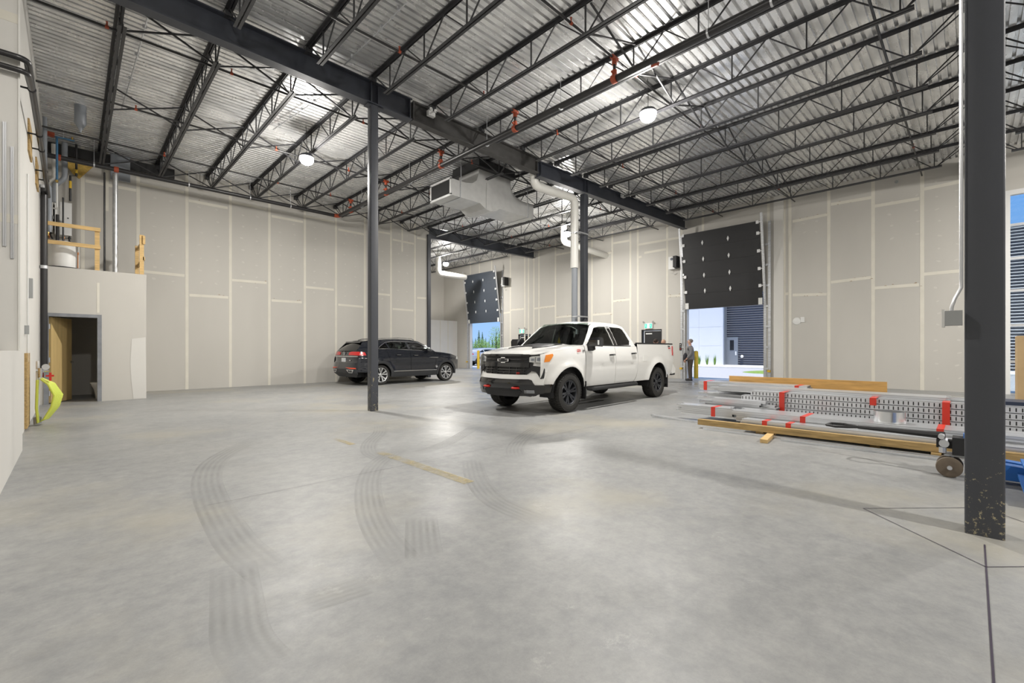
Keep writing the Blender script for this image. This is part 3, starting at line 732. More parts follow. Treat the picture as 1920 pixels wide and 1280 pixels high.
# branch lines with heads
heads = {4.60:[3.0,5.85,7.9,10.9,14.0,17.2], 7.20:[1.2,4.2,6.2,8.6,11.6,15.0,18.2], 10.05:[.4,2.2,4.9,8.2,11.5,14.6], 13.05:[1.0,3.9,5.9,8.8,11.8,15], 15.60:[1.8,4.7,6.4,9.2,12.2,15.2,18.0], 1.1:[8.5,12.5,16.2]}
names = {4.60:'over the open floor in front of the pickup', 7.20:'just short of the long girder', 10.05:'first beyond the long girder', 13.05:'passing over the roof of the SUV', 15.60:'nearest the back wall', 1.1:'over the stacked metal studs'}
for y, hs in heads.items():
    b = thing('sprinkler_branch', 'thin black sprinkler branch line '+names[y], 'pipe', (PX,y,6.66), 0, 'sprinkler branch lines')
    k = MB(); k.tube([(XL+.02,y,6.66),(9.7,y,6.66),(19.2,y,6.80)], .021, 10); obj('pipe_run', k, 'pipe', b, smooth=40)
    for x in hs:
        z = 6.66 if x < 9.7 else 6.66+.14*(x-9.7)/9.5
        k = MB(); k.cyl((x-.025,y,z),(x+.025,y,z),.028,10); k.cyl((x,y,z+.02),(x,y,z+.07),.013,8); k.cyl((x,y,z+.07),(x,y,z+.09),.008,8,r2=.020); obj('sprinkler_head', k, 'orange', b, smooth=40)
# high-bay lamps; the corner, storefront and far-bay ones are added for brightness
lamps = [(onZ(575,294,6.30),'glowing high-bay lamp hung left of the free-standing column'), (onZ(1215,210,6.30),'glowing high-bay lamp over the pickup, largest and brightest'),
         (onZ(1063,435,6.40),'glowing high-bay lamp seen beside the white drain pipe'), (Vector((.70,4.1,6.30)),'added high-bay lamp over the near left corner above the camera'), (Vector((4.35,-4.3,6.35)),'high-bay lamp in the bay behind the near right column'),
         (Vector((15.5,-4.3,6.45)),'added high-bay lamp near the storefront window'), (Vector((15.8,21.8,6.45)),'added high-bay lamp in the far bay')]
def add_light(name, kind, loc, energy, col=(1,1,1), **kw):
    l = bpy.data.lights.new(name, kind); l.energy = energy; l.color = col
    for a, v in kw.items(): setattr(l, a, v)
    o = bpy.data.objects.new(name, l); COL.objects.link(o); o.location = loc; return o
LAMP_W, LAMP_P = 285, 225
for p, lab in lamps:
    t = thing('high_bay_light', lab, 'light', p, 0, 'high-bay lamps')
    k = MB(); k.lathe([(0,.10),(.05,.10),(.06,.05),(.15,.045),(.18,0),(.18,-.02),(.14,-.02),(.14,.0),(0,.0)], p, n=20); obj('housing', k, 'steel', t, smooth=40)
    k = MB(); k.lathe([(0,-.21),(.07,-.20),(.13,-.165),(.165,-.10),(.17,-.05),(.14,.0)], p, n=20); obj('lens', k, 'lens', t, smooth=40)
    k = MB(); zt = ZD(p.x,p.y); k.tube([(p.x,p.y,p.z+.10),(p.x+.01,p.y,p.z+.3),(p.x-.02,p.y,zt+.04)], .006, 6); obj('cable', k, 'black', t)
    add_light('lamp_glow', 'AREA', (p.x,p.y,p.z-.21), LAMP_W*(1.5 if 'storefront' in lab else 1)*(.4 if 'above the camera' in lab else 1), (1,.968,.915), shape='DISK', size=.30)
    add_light('lamp_dome_glow', 'POINT', (p.x,p.y,p.z-.36), LAMP_P*(1.5 if 'storefront' in lab else 1)*(.45 if 'above the camera' in lab else 1), (1,.968,.915), shadow_soft_size=.13)
# thin conduits under the deck
for (a, b, lab) in (((278,28),(228,205),'thin light conduit under the deck left of the second bay joist'),((600,183),(512,243),'thin light conduit under the deck above the left high-bay lamp'),((762,5),(645,122),'thin light conduit under the deck on the camera side of the girder')):
    p = onZ(*a,6.98); q = onZ(*b,6.98); k = MB(); k.tube([p,(p+q)/2+Vector((.01,0,0)),q], .012, 8)
    for t_ in (.1,.35,.6,.85):
        c = p.lerp(q,t_); k.box(c.x-.03,c.x+.03,c.y-.012,c.y+.012,6.965,7.03)
    tag(obj('conduit', k, 'alu', loc=(p+q)/2, smooth=40), lab, 'conduit', 'conduits under the deck')
# roof drain
def pipe_thing(name, lab, cat, path, r, m, loc=None, n=16, group=None):
    k = MB(); k.tube(path, r, n); return tag(obj(name, k, m, loc=loc or path[-1], smooth=40), lab, cat, group)
def bend(a, b, c, r, n=6):
    a, b, c = map(Vector, (a,b,c)); u = (a-b).normalized(); w = (c-b).normalized(); p = b+u*r; q = b+w*r
    return [p*(1-t)**2+b*2*t*(1-t)+q*t*t for t in [i/n for i in range(n+1)]]
dp = thing('drain_pipe', 'white wrapped drain pipe dropping beside the column behind the pickup', 'pipe', (11.62,8.98,0))
k = MB(); k.tube([(9.86,9.14,7.0)]+bend((9.86,9.14,7),(9.86,9.14,6.20),(11.62,9.0,6.18),.2)+bend((9.86,9.14,6.2),(11.60,8.98,6.18),(11.60,8.98,4),.2)+[(11.60,8.98,3.93)], .128, 20); obj('wrapped_run', k, 'pvc', dp, smooth=40)
k = MB(); k.cyl((11.60,8.98,3.95),(11.60,8.98,0),.098,18); obj('bare_run', k, 'pvc_g', dp, smooth=40)
for z in (5.05,2.36):
    k = MB(); ring(k,(11.60,8.98,z),(0,0,1),.135 if z > 4 else .105,.035); k.box(11.45,12.02,8.74,8.80,z-.02,z+.02); obj('pipe_clamp', k, 'alu', dp, smooth=40)
k = MB(); k.tube([(16.0,13.0,7.0)]+bend((16,13,7),(16.0,13.0,6.20),(19.3,13.0,6.1),.22)+[(19.42,13.0,6.08)], .15, 16)
tag(obj('drain_pipe', k, 'pvc', loc=(16,13,6.1), smooth=40), 'white drain pipe entering the wall right of the far column', 'pipe', 'white drain pipes')
k = MB(); k.tube([(15.55,22.2,7.0)]+bend((15.55,22.2,7),(15.55,22.2,5.85),(19.3,22.2,5.8),.22)+[(17.6,22.2,5.82)], .17, 16)
tag(obj('drain_pipe', k, 'pvc', loc=(15.55,22.2,5.85), smooth=40), 'white elbowed drain pipe in the far bay left of the raised slate door', 'pipe', 'white drain pipes')
# air duct: T of sheet metal
dt = thing('air_duct', 'grey sheet-metal air duct hung under the joists with two side outlets', 'duct', (9.35,10.75,5.7))
x0, x1, yn, yf, zb, zt = 7.66, 11.10, 10.33, 11.30, 5.70, 6.17
def arm(xa, xb):
    k = MB(); k.box(min(xa,xb),max(xa,xb),yn,yf,zb,zt); return k
L = []
# curved tee seen from the side (x,z)
o = [(x0+.35,zb),(x0+.9,zb)]+[(x0+.9+.62*math.sin(math.radians(t)), zb-.0-.30*(1-math.cos(math.radians(t)))*0) for t in (20,40)]+[(9.38,zb+.12)]+[(9.6,zb),(x1-.25,zb),(x1-.25,zt)]+[(10.55,zt),(10.25,zt+.07),(10.08,zt+.22),(10.02,zt+.45),(10.02,6.95),(8.70,6.95),(8.70,zt+.42),(8.62,zt+.18),(8.45,zt+.05),(8.2,zt),(x0+.35,zt)]
o = [(x0+.35,zb),(8.75,zb),(8.95,zb-.12),(9.15,zb-.16),(9.40,zb-.10),(9.55,zb),(x1-.25,zb),(x1-.25,zt),(10.55,zt),(10.25,zt+.07),(10.08,zt+.22),(10.02,zt+.45),(10.02,6.95),(8.70,6.95),(8.70,zt+.42),(8.62,zt+.18),(8.45,zt+.05),(8.2,zt),(x0+.35,zt)]
k = MB(); k.prism(o, 'y', yn, yf); obj('tee_body', k, 'duct', dt)
k = MB(); k.box(x0+.02,x0+.345,yn,yf,zb,zt); k.box(x0-.02,x0+.02,yn-.03,yf+.03,zb-.03,zb+.03); k.box(x0-.02,x0+.02,yn-.03,yf+.03,zt-.03,zt+.03); k.box(x0-.02,x0+.02,yn-.03,yn+.03,zb,zt); k.box(x0-.02,x0+.02,yf-.03,yf+.03,zb,zt); obj('outlet_frame', k, 'duct', dt)
k = MB(); k.box(x0,x0+.012,yn+.03,yf-.03,zb+.03,zt-.03); obj('outlet_opening', k, 'dark', dt)
k = MB(); k.box(x1-.245,x1,yn,yf,zb,zt); obj('end_section', k, 'duct', dt)
k = MB()
pts = []
for i in range(9):
    a = math.radians(90*i/8); pts.append((9.10-.42*math.sin(a)*.9, zb-.14+.62*(1-math.cos(a)), 0))
k.prism([(8.98,zb-.14),(9.16,zb-.16),(9.12,zb+.25),(9.06,zb+.62),(9.00,zt+.2),(8.98,zb+.3)], 'y', yn-.02, yn-.002); obj('throat_seam', k, 'duct', dt)
for x in (x0+.34,x1-.26):
    k = MB(); k.box(x-.012,x+.012,yn-.02,yf+.02,zb-.02,zt+.02); obj('flange', k, 'galv_m', dt)
for x in (x0+.36,x1-.3):
    k = MB(); k.box(x-.012,x+.012,yn-.012,yn-.006,zt,6.97); obj('hanger_strap', k, 'alu', dt)
k = MB(); k.box(8.6,10.1,10.2,11.5,6.72,6.98); tag(obj('duct_curb', k, 'black', loc=(9.3,10.8,6.72)), 'black roof curb above the sheet-metal air duct', 'curb')
# loading doors
def loading_door(y0, y1, m, label):
    t = thing('overhead_door', label, 'garage door', (XR-.1,(y0+y1)/2,0), 0, 'raised loading doors')
    H = 3.2
    def P(y, s, off=0.0): return Vector((XR-.10-.42*s+off, y, 3.06+H*s))
    for i in range(5):
        a, b = i/5, (i+1)/5-.0008; k = MB()
        k.add([P(y0,a),P(y1,a),P(y1,b),P(y0,b),P(y0,a,.045),P(y1,a,.045),P(y1,b,.045),P(y0,b,.045)], [(0,1,2,3),(7,6,5,4),(0,4,5,1),(1,5,6,2),(2,6,7,3),(3,7,4,0)])
        obj('door_section', k, m, t)
    w = y1-y0
    for f in (.285,.62):
        for s in (.23,.435,.645,.855):
            y = y1-f*w; c = P(y,s,-.012); k = MB(); h = .115
            k.add([c+Vector((0,0,h)),c+Vector((0,.045,0)),c-Vector((0,0,h)),c-Vector((0,.045,0)),c+Vector((-.012,0,0))], [(0,1,4),(1,2,4),(2,3,4),(3,0,4),(3,2,1,0)])
            k.box(c.x-.02,c.x+.012,c.y-.015,c.y+.015,c.z-.05,c.z+.05); obj('hinge', k, 'sign_w', t)
    for y, sg in ((y0,-1),(y1,1)):
        for s in (.23,.435,.645,.855,.985):
            c = P(y-sg*.06,s,-.012); k = MB(); k.box(c.x-.02,c.x+.01,c.y-.05,c.y+.05,c.z-.06,c.z+.06); k.cyl((c.x,c.y,c.z),(c.x,c.y+sg*.12,c.z),.02,8); obj('roller_hinge', k, 'sign_w', t)
        c = P(y-sg*.07,.03,-.012); k = MB(); k.box(c.x-.02,c.x+.01,c.y-.07,c.y+.07,c.z-.09,c.z+.17); obj('bottom_bracket', k, 'plastic_w', t)
        k = MB(); q = y+sg*.10
        for a, b in (((XR-.06,q,0),(XR-.06,q,2.9)),((XR-.06,q,2.9),(P(q,1.09).x,q,P(q,1.09).z))):
            k.bar(a,b,.055,.02, up=(1,0,0)); k.bar(Vector(a)+Vector((-.02,-sg*.025,0)),Vector(b)+Vector((-.02,-sg*.025,0)),.01,.06, up=(0,1,0))
        obj('track', k, 'galv_m', t)
        k = MB(); q = y+sg*.22; k.bar((XR-.03,q,0),(XR-.03,q,6.3),.10,.03, up=(1,0,0))
        for z in (.55,1.4,2.2,3.0,3.8,4.6,5.4): k.box(XR-.09,XR-.03,q-.16,q-.02,z-.04,z+.04) if sg > 0 else k.box(XR-.09,XR-.03,q+.02,q+.16,z-.04,z+.04)
        obj('track_angle', k, 'galv_m', t)
        k = MB(); k.box(XR-.14,XR-.05,q-.05,q+.05,.42,.50); obj('sensor_clip', k, 'yellow', t)
    return t
loading_door(5.72, 8.80, 'door_black', 'raised black loading door with white hinges, right of the pickup')
loading_door(20.9, 23.98, 'door_slate', 'raised slate loading door with white hinges in the far bay')
for y, z, lab in ((9.38,5.18,'white door operator box left of the raised black loading door'),(20.42,5.52,'dark door operator box right of the raised slate loading door')):
    t = thing('door_operator', lab, 'motor box', (XR,y,z), 0, 'door operators')
    k = MB(); k.box(XR-.22,XR,y-.12,y+.17,z-.28,z+.28); obj('cabinet', k, 'plastic_w', t)
    k = MB(); k.box(XR-.40,XR-.05,y-.28,y-.125,z-.24,z+.26); obj('motor', k, 'black', t)
    k = MB(); k.lathe([(0,.0),(.06,0),(.06,.012),(0,.012)], (XR-.22,y+.02,z+.17), ax=(-1,0,0), n=14); obj('badge', k, 'navy', t)
    k = MB(); k.tube([(XR-.15,y+.1,z-.27),(XR-.10,y+.14,z-.42),(XR-.06,y-.02,z-.50),(XR-.04,y-.12,z-.44)], .012, 6); obj('cable', k, 'plastic_w', t)
# exit doors and signs
for i, (y0, y1, h) in enumerate(((9.98,11.02,2.24),(18.28,19.32,2.22))):
    k = MB(); k.box(XR+.02,XR+.15,y0,y0+.05,0,h); k.box(XR+.02,XR+.15,y1-.05,y1,0,h); k.box(XR+.02,XR+.15,y0,y1,h-.05,h)
    d = struct('door_%d' % (i+2), k, 'black')
    k = MB(); k.box(XR+.06,XR+.11,y0+.05,y1-.12,0.01,h-.06); obj('door_leaf', k, 'black', d)
    k = MB(); k.box(XR+.05,XR+.06,y1-.14,y1-.115,0,h-.06); k.box(XR+.05,XR+.06,y0+.05,y1-.12,h-.085,h-.065); obj('weather_strip', k, 'plastic_w', d)
    k = MB(); k.box(XR+.055,XR+.062,y1-.52,y1-.2,h-.22,h-.17); o = obj('door_label', k, 'sign_w', d)
    k = MB(); k.box(XR+.02,XR+.055,y0+.12,y1-.3,.98,1.04); obj('push_bar', k, 'alu', d)
    yc, zc = (10.62,2.41) if i == 0 else (18.94,2.40)
    t = thing('exit_sign', 'green running man exit sign over the exit door '+('behind the pickup bed' if i == 0 else 'left of the pickup roof'), 'sign', (XR,yc,zc), 0, 'exit signs')
    k = MB(); k.box(XR-.07,XR-.0,yc-.20,yc+.20,zc-.12,zc+.12); obj('housing', k, 'white', t)
    k = MB(); k.box(XR-.074,XR-.07,yc-.19,yc+.19,zc-.11,zc+.11); obj('lit_panel', k, 'exit_w', t)
    for s in (-1,1):
        k = MB(); c = yc+s*.125; X = XR-.078
        k.box(X,X+.004,c-.06,c+.06,zc-.10,zc+.10); pn = obj('pictogram_panel', k, 'exit_g', t)
        k = MB(); X2 = X-.003                        # running figure and doorway
        for a, b in (((0,.03),(.0,-.01)),((0,-.01),(.03,-.05)),((0,-.01),(-.025,-.04)),((-.025,-.04),(-.045,-.04)),((0,.025),(.03,.01)),((0,.025),(-.03,.015))):
            k.bar((X2,c-s*a[0],zc+a[1]),(X2,c-s*b[0],zc+b[1]),.004,.013,up=(1,0,0))
        k.sph((X2,c,zc+.055),.013,8); obj('running_figure', k, 'exit_w', pn)
    k = MB(); k.bar((XR-.076,yc-.03,zc),(XR-.076,yc+.04,zc),.003,.018,up=(1,0,0)); k.bar((XR-.076,yc+.04,zc),(XR-.076,yc+.012,zc+.03),.003,.015,up=(1,0,0)); k.bar((XR-.076,yc+.04,zc),(XR-.076,yc+.012,zc-.03),.003,.015,up=(1,0,0)); obj('arrow', k, 'exit_g', t)
    for s in (-1,1):
        k = MB(); k.cyl((XR-.05,yc+s*.17,zc+.12),(XR-.05,yc+s*.23,zc+.19),.012,8); k.lathe([(.02,0),(.045,.03),(.045,.04),(0,.04)], (XR-.06,yc+s*.24,zc+.19), ax=(-1,s*.3,-.3), n=12); obj('emergency_head', k, 'plastic_g', t, smooth=40)
# small wall fittings
p = onX(1494,602,XR); k = MB(); k.lathe([(0,.03),(.12,.02),(.14,0)], (XR,p.y,p.z), ax=(-1,0,0), n=20); tag(obj('wall_bell', k, 'plastic_w', loc=(XR,p.y,p.z), smooth=40), 'round white bell on the wall right of the black loading door', 'bell')
a = onX(1681,341,XR); k = MB(); k.cyl((XR-.03,a.y,a.z),(XR,a.y,a.z),.05,12); tag(obj('pipe_stub', k, 'plastic_g', loc=(XR,a.y,a.z)), 'small round grey stub high on the right wall', 'stub')
for x, y, X, yy in ((850.5+2,212,0,0),):
    pass
for px_, lab in (((812,211),'small white emergency light on the middle girder near the free-standing column'),((1172,366),'small white emergency light on the girder right of the drain pipe')):
    p = onY(*px_, 8.66); k = MB(); k.box(p.x-.09,p.x+.09,8.70,8.79,p.z-.06,p.z+.06); t = obj('emergency_light', k, 'white', loc=(p.x,8.72,p.z-.06)); tag(t, lab, 'light', 'emergency lights')
    for s in (-1,1):
        k = MB(); k.lathe([(.02,0),(.045,.04),(0,.045)], (p.x+s*.06,8.68,p.z+.05), ax=(0,-1,0), n=10); obj('lamp_head', k, 'white', t, smooth=40)
p = onX(1505,599,XR); k = MB(); k.box(XR-.02,XR,p.y-.06,p.y+.06,p.z-.10,p.z+.10); tag(obj('wall_plate', k, 'plastic_w', loc=(XR,p.y,p.z-.1)), 'small white wall plate beside the round white bell', 'switch')
p = onX(1277,650,XR); k = MB(); k.box(XR-.06,XR,p.y-.05,p.y+.05,p.z-.16,p.z+.16); t = tag(obj('control_station', k, 'black', loc=(XR,p.y,p.z-.16)), 'small black door control station left of the black loading door', 'switch')
for dz, m_ in ((.09,'plastic_w'),(0,'plastic_g'),(-.09,'red')):
    k = MB(); k.cyl((XR-.06,p.y,p.z+dz),(XR-.075,p.y,p.z+dz),.022,10); obj('push_button', k, m_, t)
# storefront window
k = MB(); X = XR+.06
ys = [-8.6,-7.02,-5.44,-3.86,-2.28,-.71]; zs = [.0,.95,2.0,3.0,3.93,4.9,5.8]
for y in ys: k.box(X-.05,X+.08,y-.035,y+.035,0,5.8)
for z in zs: k.box(X-.05,X+.08,-8.6,-.71,z-.035,z+.035)
w = struct('window_1', k, 'alu')
for i in range(len(ys)-1):
    for j in range(len(zs)-1):
        k = MB(); k.box(X+.01,X+.02,ys[i]+.03,ys[i+1]-.03,zs[j]+.03,zs[j+1]-.03); obj('pane', k, 'glass_win', w)
k = MB(); k.box(XR-.03,XR+.05,-.78,-.66,0,5.85); k.box(XR-.04,XR+.05,-8.7,-.62,5.76,5.90); struct('trim_3', k, 'white')
# ================================================================== mezzanine and corner services
ZM = 3.28
def rail(name, lab, parts):
    x = sum((p[0][0]+p[1][0])/2 for p in parts)/len(parts)
    t = thing(name, lab, 'railing', (parts[0][0][0], parts[0][0][1], ZM), 0, 'guard rails')
    for a, b, w, h, up, nm in parts:
        k = MB(); k.bar(a, b, w, h, up=up); obj(nm, k, 'pine', t)
    return t
y = 15.40
rail('guard_rail', 'pine guard rail in front of the white water tank', [
    ((-.50,y,ZM),(-.50,y,4.36),.09,.04,(0,1,0),'post'), ((.43,y,ZM),(.43,y,4.36),.09,.04,(0,1,0),'post'),
    ((-.55,y-.045,4.31),(.49,y-.045,4.31),.04,.09,(0,0,1),'top_rail'), ((-.55,y-.045,3.87),(.49,y-.045,3.87),.04,.09,(0,0,1),'mid_rail')])
rail('guard_rail', 'pine guard rail at the right hand edge of the mezzanine', [
    ((1.30,15.42,ZM),(1.30,15.42,4.34),.09,.04,(0,1,0),'post'), ((1.32,16.9,ZM),(1.32,16.9,4.30),.09,.04,(0,1,0),'post'),
    ((1.345,15.40,4.22),(1.345,17.0,4.22),.04,.09,(0,0,1),'top_rail'), ((1.345,15.40,3.72),(1.345,17.0,3.72),.04,.09,(0,0,1),'mid_rail'),
    ((1.345,15.40,4.10),(1.345,15.40,4.32),.05,.06,(0,1,0),'blocking')])
t = thing('water_tank', 'white round water tank behind the pine guard rail', 'tank', (-.18,15.85,ZM))
k = MB(); k.lathe([(.29,0),(.29,.60),(.27,.635),(.1,.66),(0,.66)], (-.18,15.85,ZM+.05), n=32); obj('tank_body', k, 'plastic_w', t, smooth=40)
k = MB(); k.lathe([(0,0),(.36,0),(.36,.05),(.34,.05),(.33,.01),(0,.01)], (-.18,15.85,ZM), n=32); obj('drip_pan', k, 'black', t, smooth=40)
k = MB(); k.cyl((.08,15.72,ZM+.06),(.08,15.72,ZM+.40),.012,8); k.cyl((.08,15.72,ZM+.40),(.08,15.72,ZM+.46),.022,8); obj('relief_valve', k, 'copper', t)
for x0, x1, z0, z1, lab in ((-.36,-.03,4.45,5.35,'white wall-hung water heater right of the other, behind the guard rail'),(-.54,-.40,4.55,5.40,'white wall-hung water heater nearest the left wall')):
    t = thing('water_heater', lab, 'water heater', ((x0+x1)/2,17.6,z0), 0, 'water heaters')
    k = MB(); k.box(x0,x1,17.45,17.88,z0,z1); obj('cabinet', k, 'white', t)
    k = MB(); k.box(x0+.05,x0+.16,17.44,17.45,z0+.30,z0+.38); obj('display', k, 'plastic_g', t)
    k = MB(); k.box(x1-.09,x1-.06,17.44,17.45,z0+.46,z0+.49); obj('button', k, 'black', t)
    for i, x in enumerate((x0+.05,(x0+x1)/2,x1-.05)):
        k = MB(); k.tube([(x,17.6,z0),(x,17.6,z0-.12),(x+.04*(i-1),17.55,z0-.22)], .018, 8); k.cyl((x,17.6,z0-.02),(x,17.6,z0-.07),.03,8); obj('valve', k, ['brass','copper','black'][i], t, smooth=40)
pt = pipe_thing
pt('flue_pipe', 'bright spiral metal flue pipe rising from the mezzanine to an orange coupling', 'pipe', [(.84,16.75,6.22),(.84,16.75,ZM)], .058, 'galv', (.84,16.75,ZM))
pt('vent_pipe', 'thin black vertical pipe left of the spiral metal flue', 'pipe', [(.62,16.85,6.22),(.62,16.85,ZM)], .022, 'pipe', (.62,16.85,ZM))
k = MB(); k.box(.775,1.22,17.62,17.68,6.30,7.05); k.box(.79,1.205,17.61,17.62,6.32,7.03); tag(obj('panel_board', k, 'pvc_g', loc=(.99,17.65,6.3)), 'pale grey sheet panel hung at the top of the back wall above the flue', 'panel')
k = MB(); k.lathe([(.11,.6),(.11,.15),(.03,.0),(.02,-.06),(0,-.06)], (.12,14.9,6.55), n=18); k.box(.10,.14,14.88,14.92,7.1,7.2)
tag(obj('expansion_tank', k, 'pvc_g', loc=(.12,14.9,6.5), smooth=40), 'grey bottle-shaped tank hanging under the deck above the mezzanine', 'tank')
g = thing('blue_pipework', 'blue water pipe with an orange valve under the deck in the corner', 'pipe', (-.3,16.3,5.6))
k = MB(); k.tube([(XL+.05,16.3,6.72),(.02,16.3,6.72)], .022, 10); k.tube([(-.30,16.3,6.72),(-.30,16.3,5.62)], .024, 10); obj('pipe_run', k, 'bluepipe', g, smooth=40)
k = MB(); k.box(-.50,-.34,16.26,16.34,6.70,6.80); k.cyl((-.43,16.3,6.72),(-.36,16.3,6.72),.04,10); obj('valve', k, 'orange', g)
k = MB(); k.tube([(-.30,16.3,5.62),(-.30,16.3,5.56)],.028,10); k.cyl((-.02,16.3,6.72),(-.02,16.3,6.80),.02,8); obj('fitting', k, 'brass', g)
k = MB(); k.tube([(-.18,16.28,6.74),(-.18,16.28,7.0)],.006,6); obj('hanger_rod', k, 'alu', g)
pt('heater_pipe', 'thin white pipe dropping to the water heaters', 'pipe', [(-.30,16.35,5.55),(-.30,16.4,4.95),(-.31,16.5,4.92),(-.50,16.5,4.97),(-.52,16.5,4.9),(-.47,16.5,4.7)], .018, 'plastic_w')
pt('exhaust_pipe', 'thick grey plastic exhaust pipe with a bend above the water heaters', 'pipe', [(-.17,17.35,6.95)]+bend((-.17,17.35,6.9),(-.17,17.35,5.95),(-.36,17.4,5.80),.12)+bend((-.17,17.35,5.95),(-.36,17.4,5.78),(-.36,17.4,5.3),.1)+[(-.36,17.4,5.3)], .062, 'pvc_g')
pt('exhaust_pipe', 'white insulated pipe above the water heaters beside the back wall', 'pipe', [(-.38,17.5,6.9),(-.36,17.5,5.98),(-.44,17.5,5.85),(-.45,17.5,5.4)], .055, 'pvc')
pt('riser_pipe', 'pale grey vertical pipe close to the left wall corner', 'pipe', [(-.50,15.9,7.0),(-.50,15.9,5.45),(-.42,15.9,5.3),(-.42,15.9,4.2)], .042, 'pvc_g')
pt('gas_pipe', 'black gas pipe with yellow tape beside the back wall', 'pipe', [(.06,17.4,7.0),(.06,17.4,6.12),(-.06,17.4,6.1),(-.06,17.4,5.4)], .026, 'pipe')
for z0, z1, x in ((6.2,6.3,.06),(5.75,5.95,-.06)):
    k = MB(); k.cyl((x,17.4,z0),(x,17.4,z1),.030,10); tag(obj('warning_tape', k, 'yellow', loc=(x,17.4,z0)), ('upper' if z0 > 6 else 'lower')+' band of yellow tape wrapped round the black gas pipe', 'tape')
k = MB(); k.add([(-.28,17.80,6.7),(.42,17.80,6.62),(.12,17.80,6.18),(-.02,17.80,6.30),(-.28,17.86,6.7),(.42,17.86,6.62),(.12,17.86,6.18),(-.02,17.86,6.30)], [(0,1,2,3),(7,6,5,4),(0,4,5,1),(1,5,6,2),(2,6,7,3),(3,7,4,0)])
tag(obj('insulation_flap', k, 'foam', loc=(.05,17.83,6.18)), 'torn flap of yellow-brown insulation at the top of the back wall', 'insulation')
pt('heater_pipe', 'dark vertical pipe in front of the right water heater', 'pipe', [(-.20,17.35,5.45),(-.20,17.35,3.95)], .020, 'pipe')
pt('heater_pipe', 'dark drain leg between the two water heaters', 'pipe', [(-.31,17.3,4.95),(-.31,17.3,4.1)], .035, 'black')
# left wall: two pipes turning the corner into a long sloping drain
lp = thing('drain_line', 'long black pipe brought round the corner and sloping along the left wall', 'pipe', (-.40,8.4,4.9))
k = MB(); k.tube([(-3.5,8.44,5.0)]+bend((-3,8.44,5.0),(-.42,8.44,5.0),(-.42,12,4.98),.10)+[(-.42,13.0,4.98),(-.42,15.2,4.9)], .038, 12); obj('upper_run', k, 'pipe', lp, smooth=40)
k = MB(); k.tube([(-3.5,8.44,4.85)]+bend((-3,8.44,4.85),(-.42,8.44,4.84),(-.42,12,4.93),.08)+[(-.42,9.2,4.95)], .034, 12); obj('lower_run', k, 'pipe', lp, smooth=40)
for yy in (9.3,11.2,12.0,13.4,14.1):
    k = MB(); k.cyl((XL,yy,4.98),(-.42,yy,4.98),.014,8); ring(k,(-.42,yy,4.98),(0,1,0),.045,.03); obj('pipe_bracket', k, 'black', lp, smooth=40)
for yy, z0, z1, lab in ((11.6,4.7,5.25,'nearer'),(13.75,4.7,5.25,'farther')):
    k = MB(); k.box(XL,XL+.025,yy-.35,yy+.35,z0,z1); tag(obj('backing_board', k, 'timber', loc=(XL,yy,z0)), lab+' wood backing board high on the left wall behind the black pipe', 'board', 'backing boards')
sp = thing('stand_pipe', 'black vertical stand pipe in the corner left of the washroom', 'pipe', (-.50,14.95,.8))
k = MB(); k.cyl((-.485,14.95,5.05),(-.485,14.95,.86),.062,14); obj('pipe_run', k, 'pipe', sp, smooth=40)
for z in (3.2,5.05):
    k = MB(); ring(k,(-.485,14.95,z),(0,0,1),.072,.07); obj('pipe_clamp', k, 'alu', sp, smooth=40)
pp = [onX(62,555,XL+.02), onX(62,640,XL+.02)]
pt('conduit', 'thin white conduit running down the left wall', 'conduit', [(XL+.02,10.9,4.2),(XL+.02,10.9,1.1)], .012, 'plastic_w')
for (px_, py_, w, h, lab) in ((54,540,.12,.34,'upper grey electrical box low on the left wall'),(46,618,.10,.14,'small square grey wall box below the other box on the left wall')):
    p = onX(px_, py_, XL); k = MB(); k.box(XL,XL+.05,p.y-w/2,p.y+w/2,p.z-h/2,p.z+h/2); tag(obj('wall_box', k, 'plastic_g', loc=(XL,p.y,p.z-h/2)), lab, 'electrical box', 'boxes on the left wall')
k = MB(); k.box(XL,XL+.03,10.55,11.25,.03,1.24); tag(obj('backing_board', k, 'timber', loc=(XL,10.9,.03)), 'upright wood board standing on the floor behind the lime yellow hose', 'board', 'backing boards')
hs = thing('hose_station', 'chrome valve set with a lime yellow hose looped against the left wall', 'hose', (-.44,11.2,0))
k = MB(); k.cyl((-.44,11.2,.06),(-.44,11.2,1.1),.020,10); obj('standpipe', k, 'plastic_w', hs, smooth=40)
k = MB(); k.cyl((-.44,11.2,.02),(-.44,11.2,.14),.05,12); obj('foot', k, 'plastic_g', hs, smooth=40)
k = MB(); k.cyl((-.40,11.2,.82),(-.40,11.2,.98),.045,12); k.cyl((-.46,11.2,.94),(-.30,11.2,.94),.03,10); k.lathe([(0,0),(.05,0),(.05,.03),(0,.03)], (-.34,11.15,1.0), ax=(0,-1,0), n=16); obj('valve_body', k, 'chrome', hs, smooth=40)
k = MB(); k.box(-.34,-.24,11.14,11.18,.83,.86); k.box(-.30,-.27,11.13,11.19,.76,.90); obj('valve_handle', k, 'red', hs)
for i in range(7):
    k = MB(); r = .10+.012*i; yy = 11.13+.03*i
    k.tube([(-.40,yy,.80),(-.40+r*.9,yy,.70),(-.36+r*1.25,yy,.50),(-.38+r*1.1,yy,.30),(-.42+r*.6,yy,.10),(-.43,yy,.05),(-.45,yy,.30),(-.44,yy,.78)], .019, 8); obj('hose_loop', k, 'limehose', hs, smooth=40)
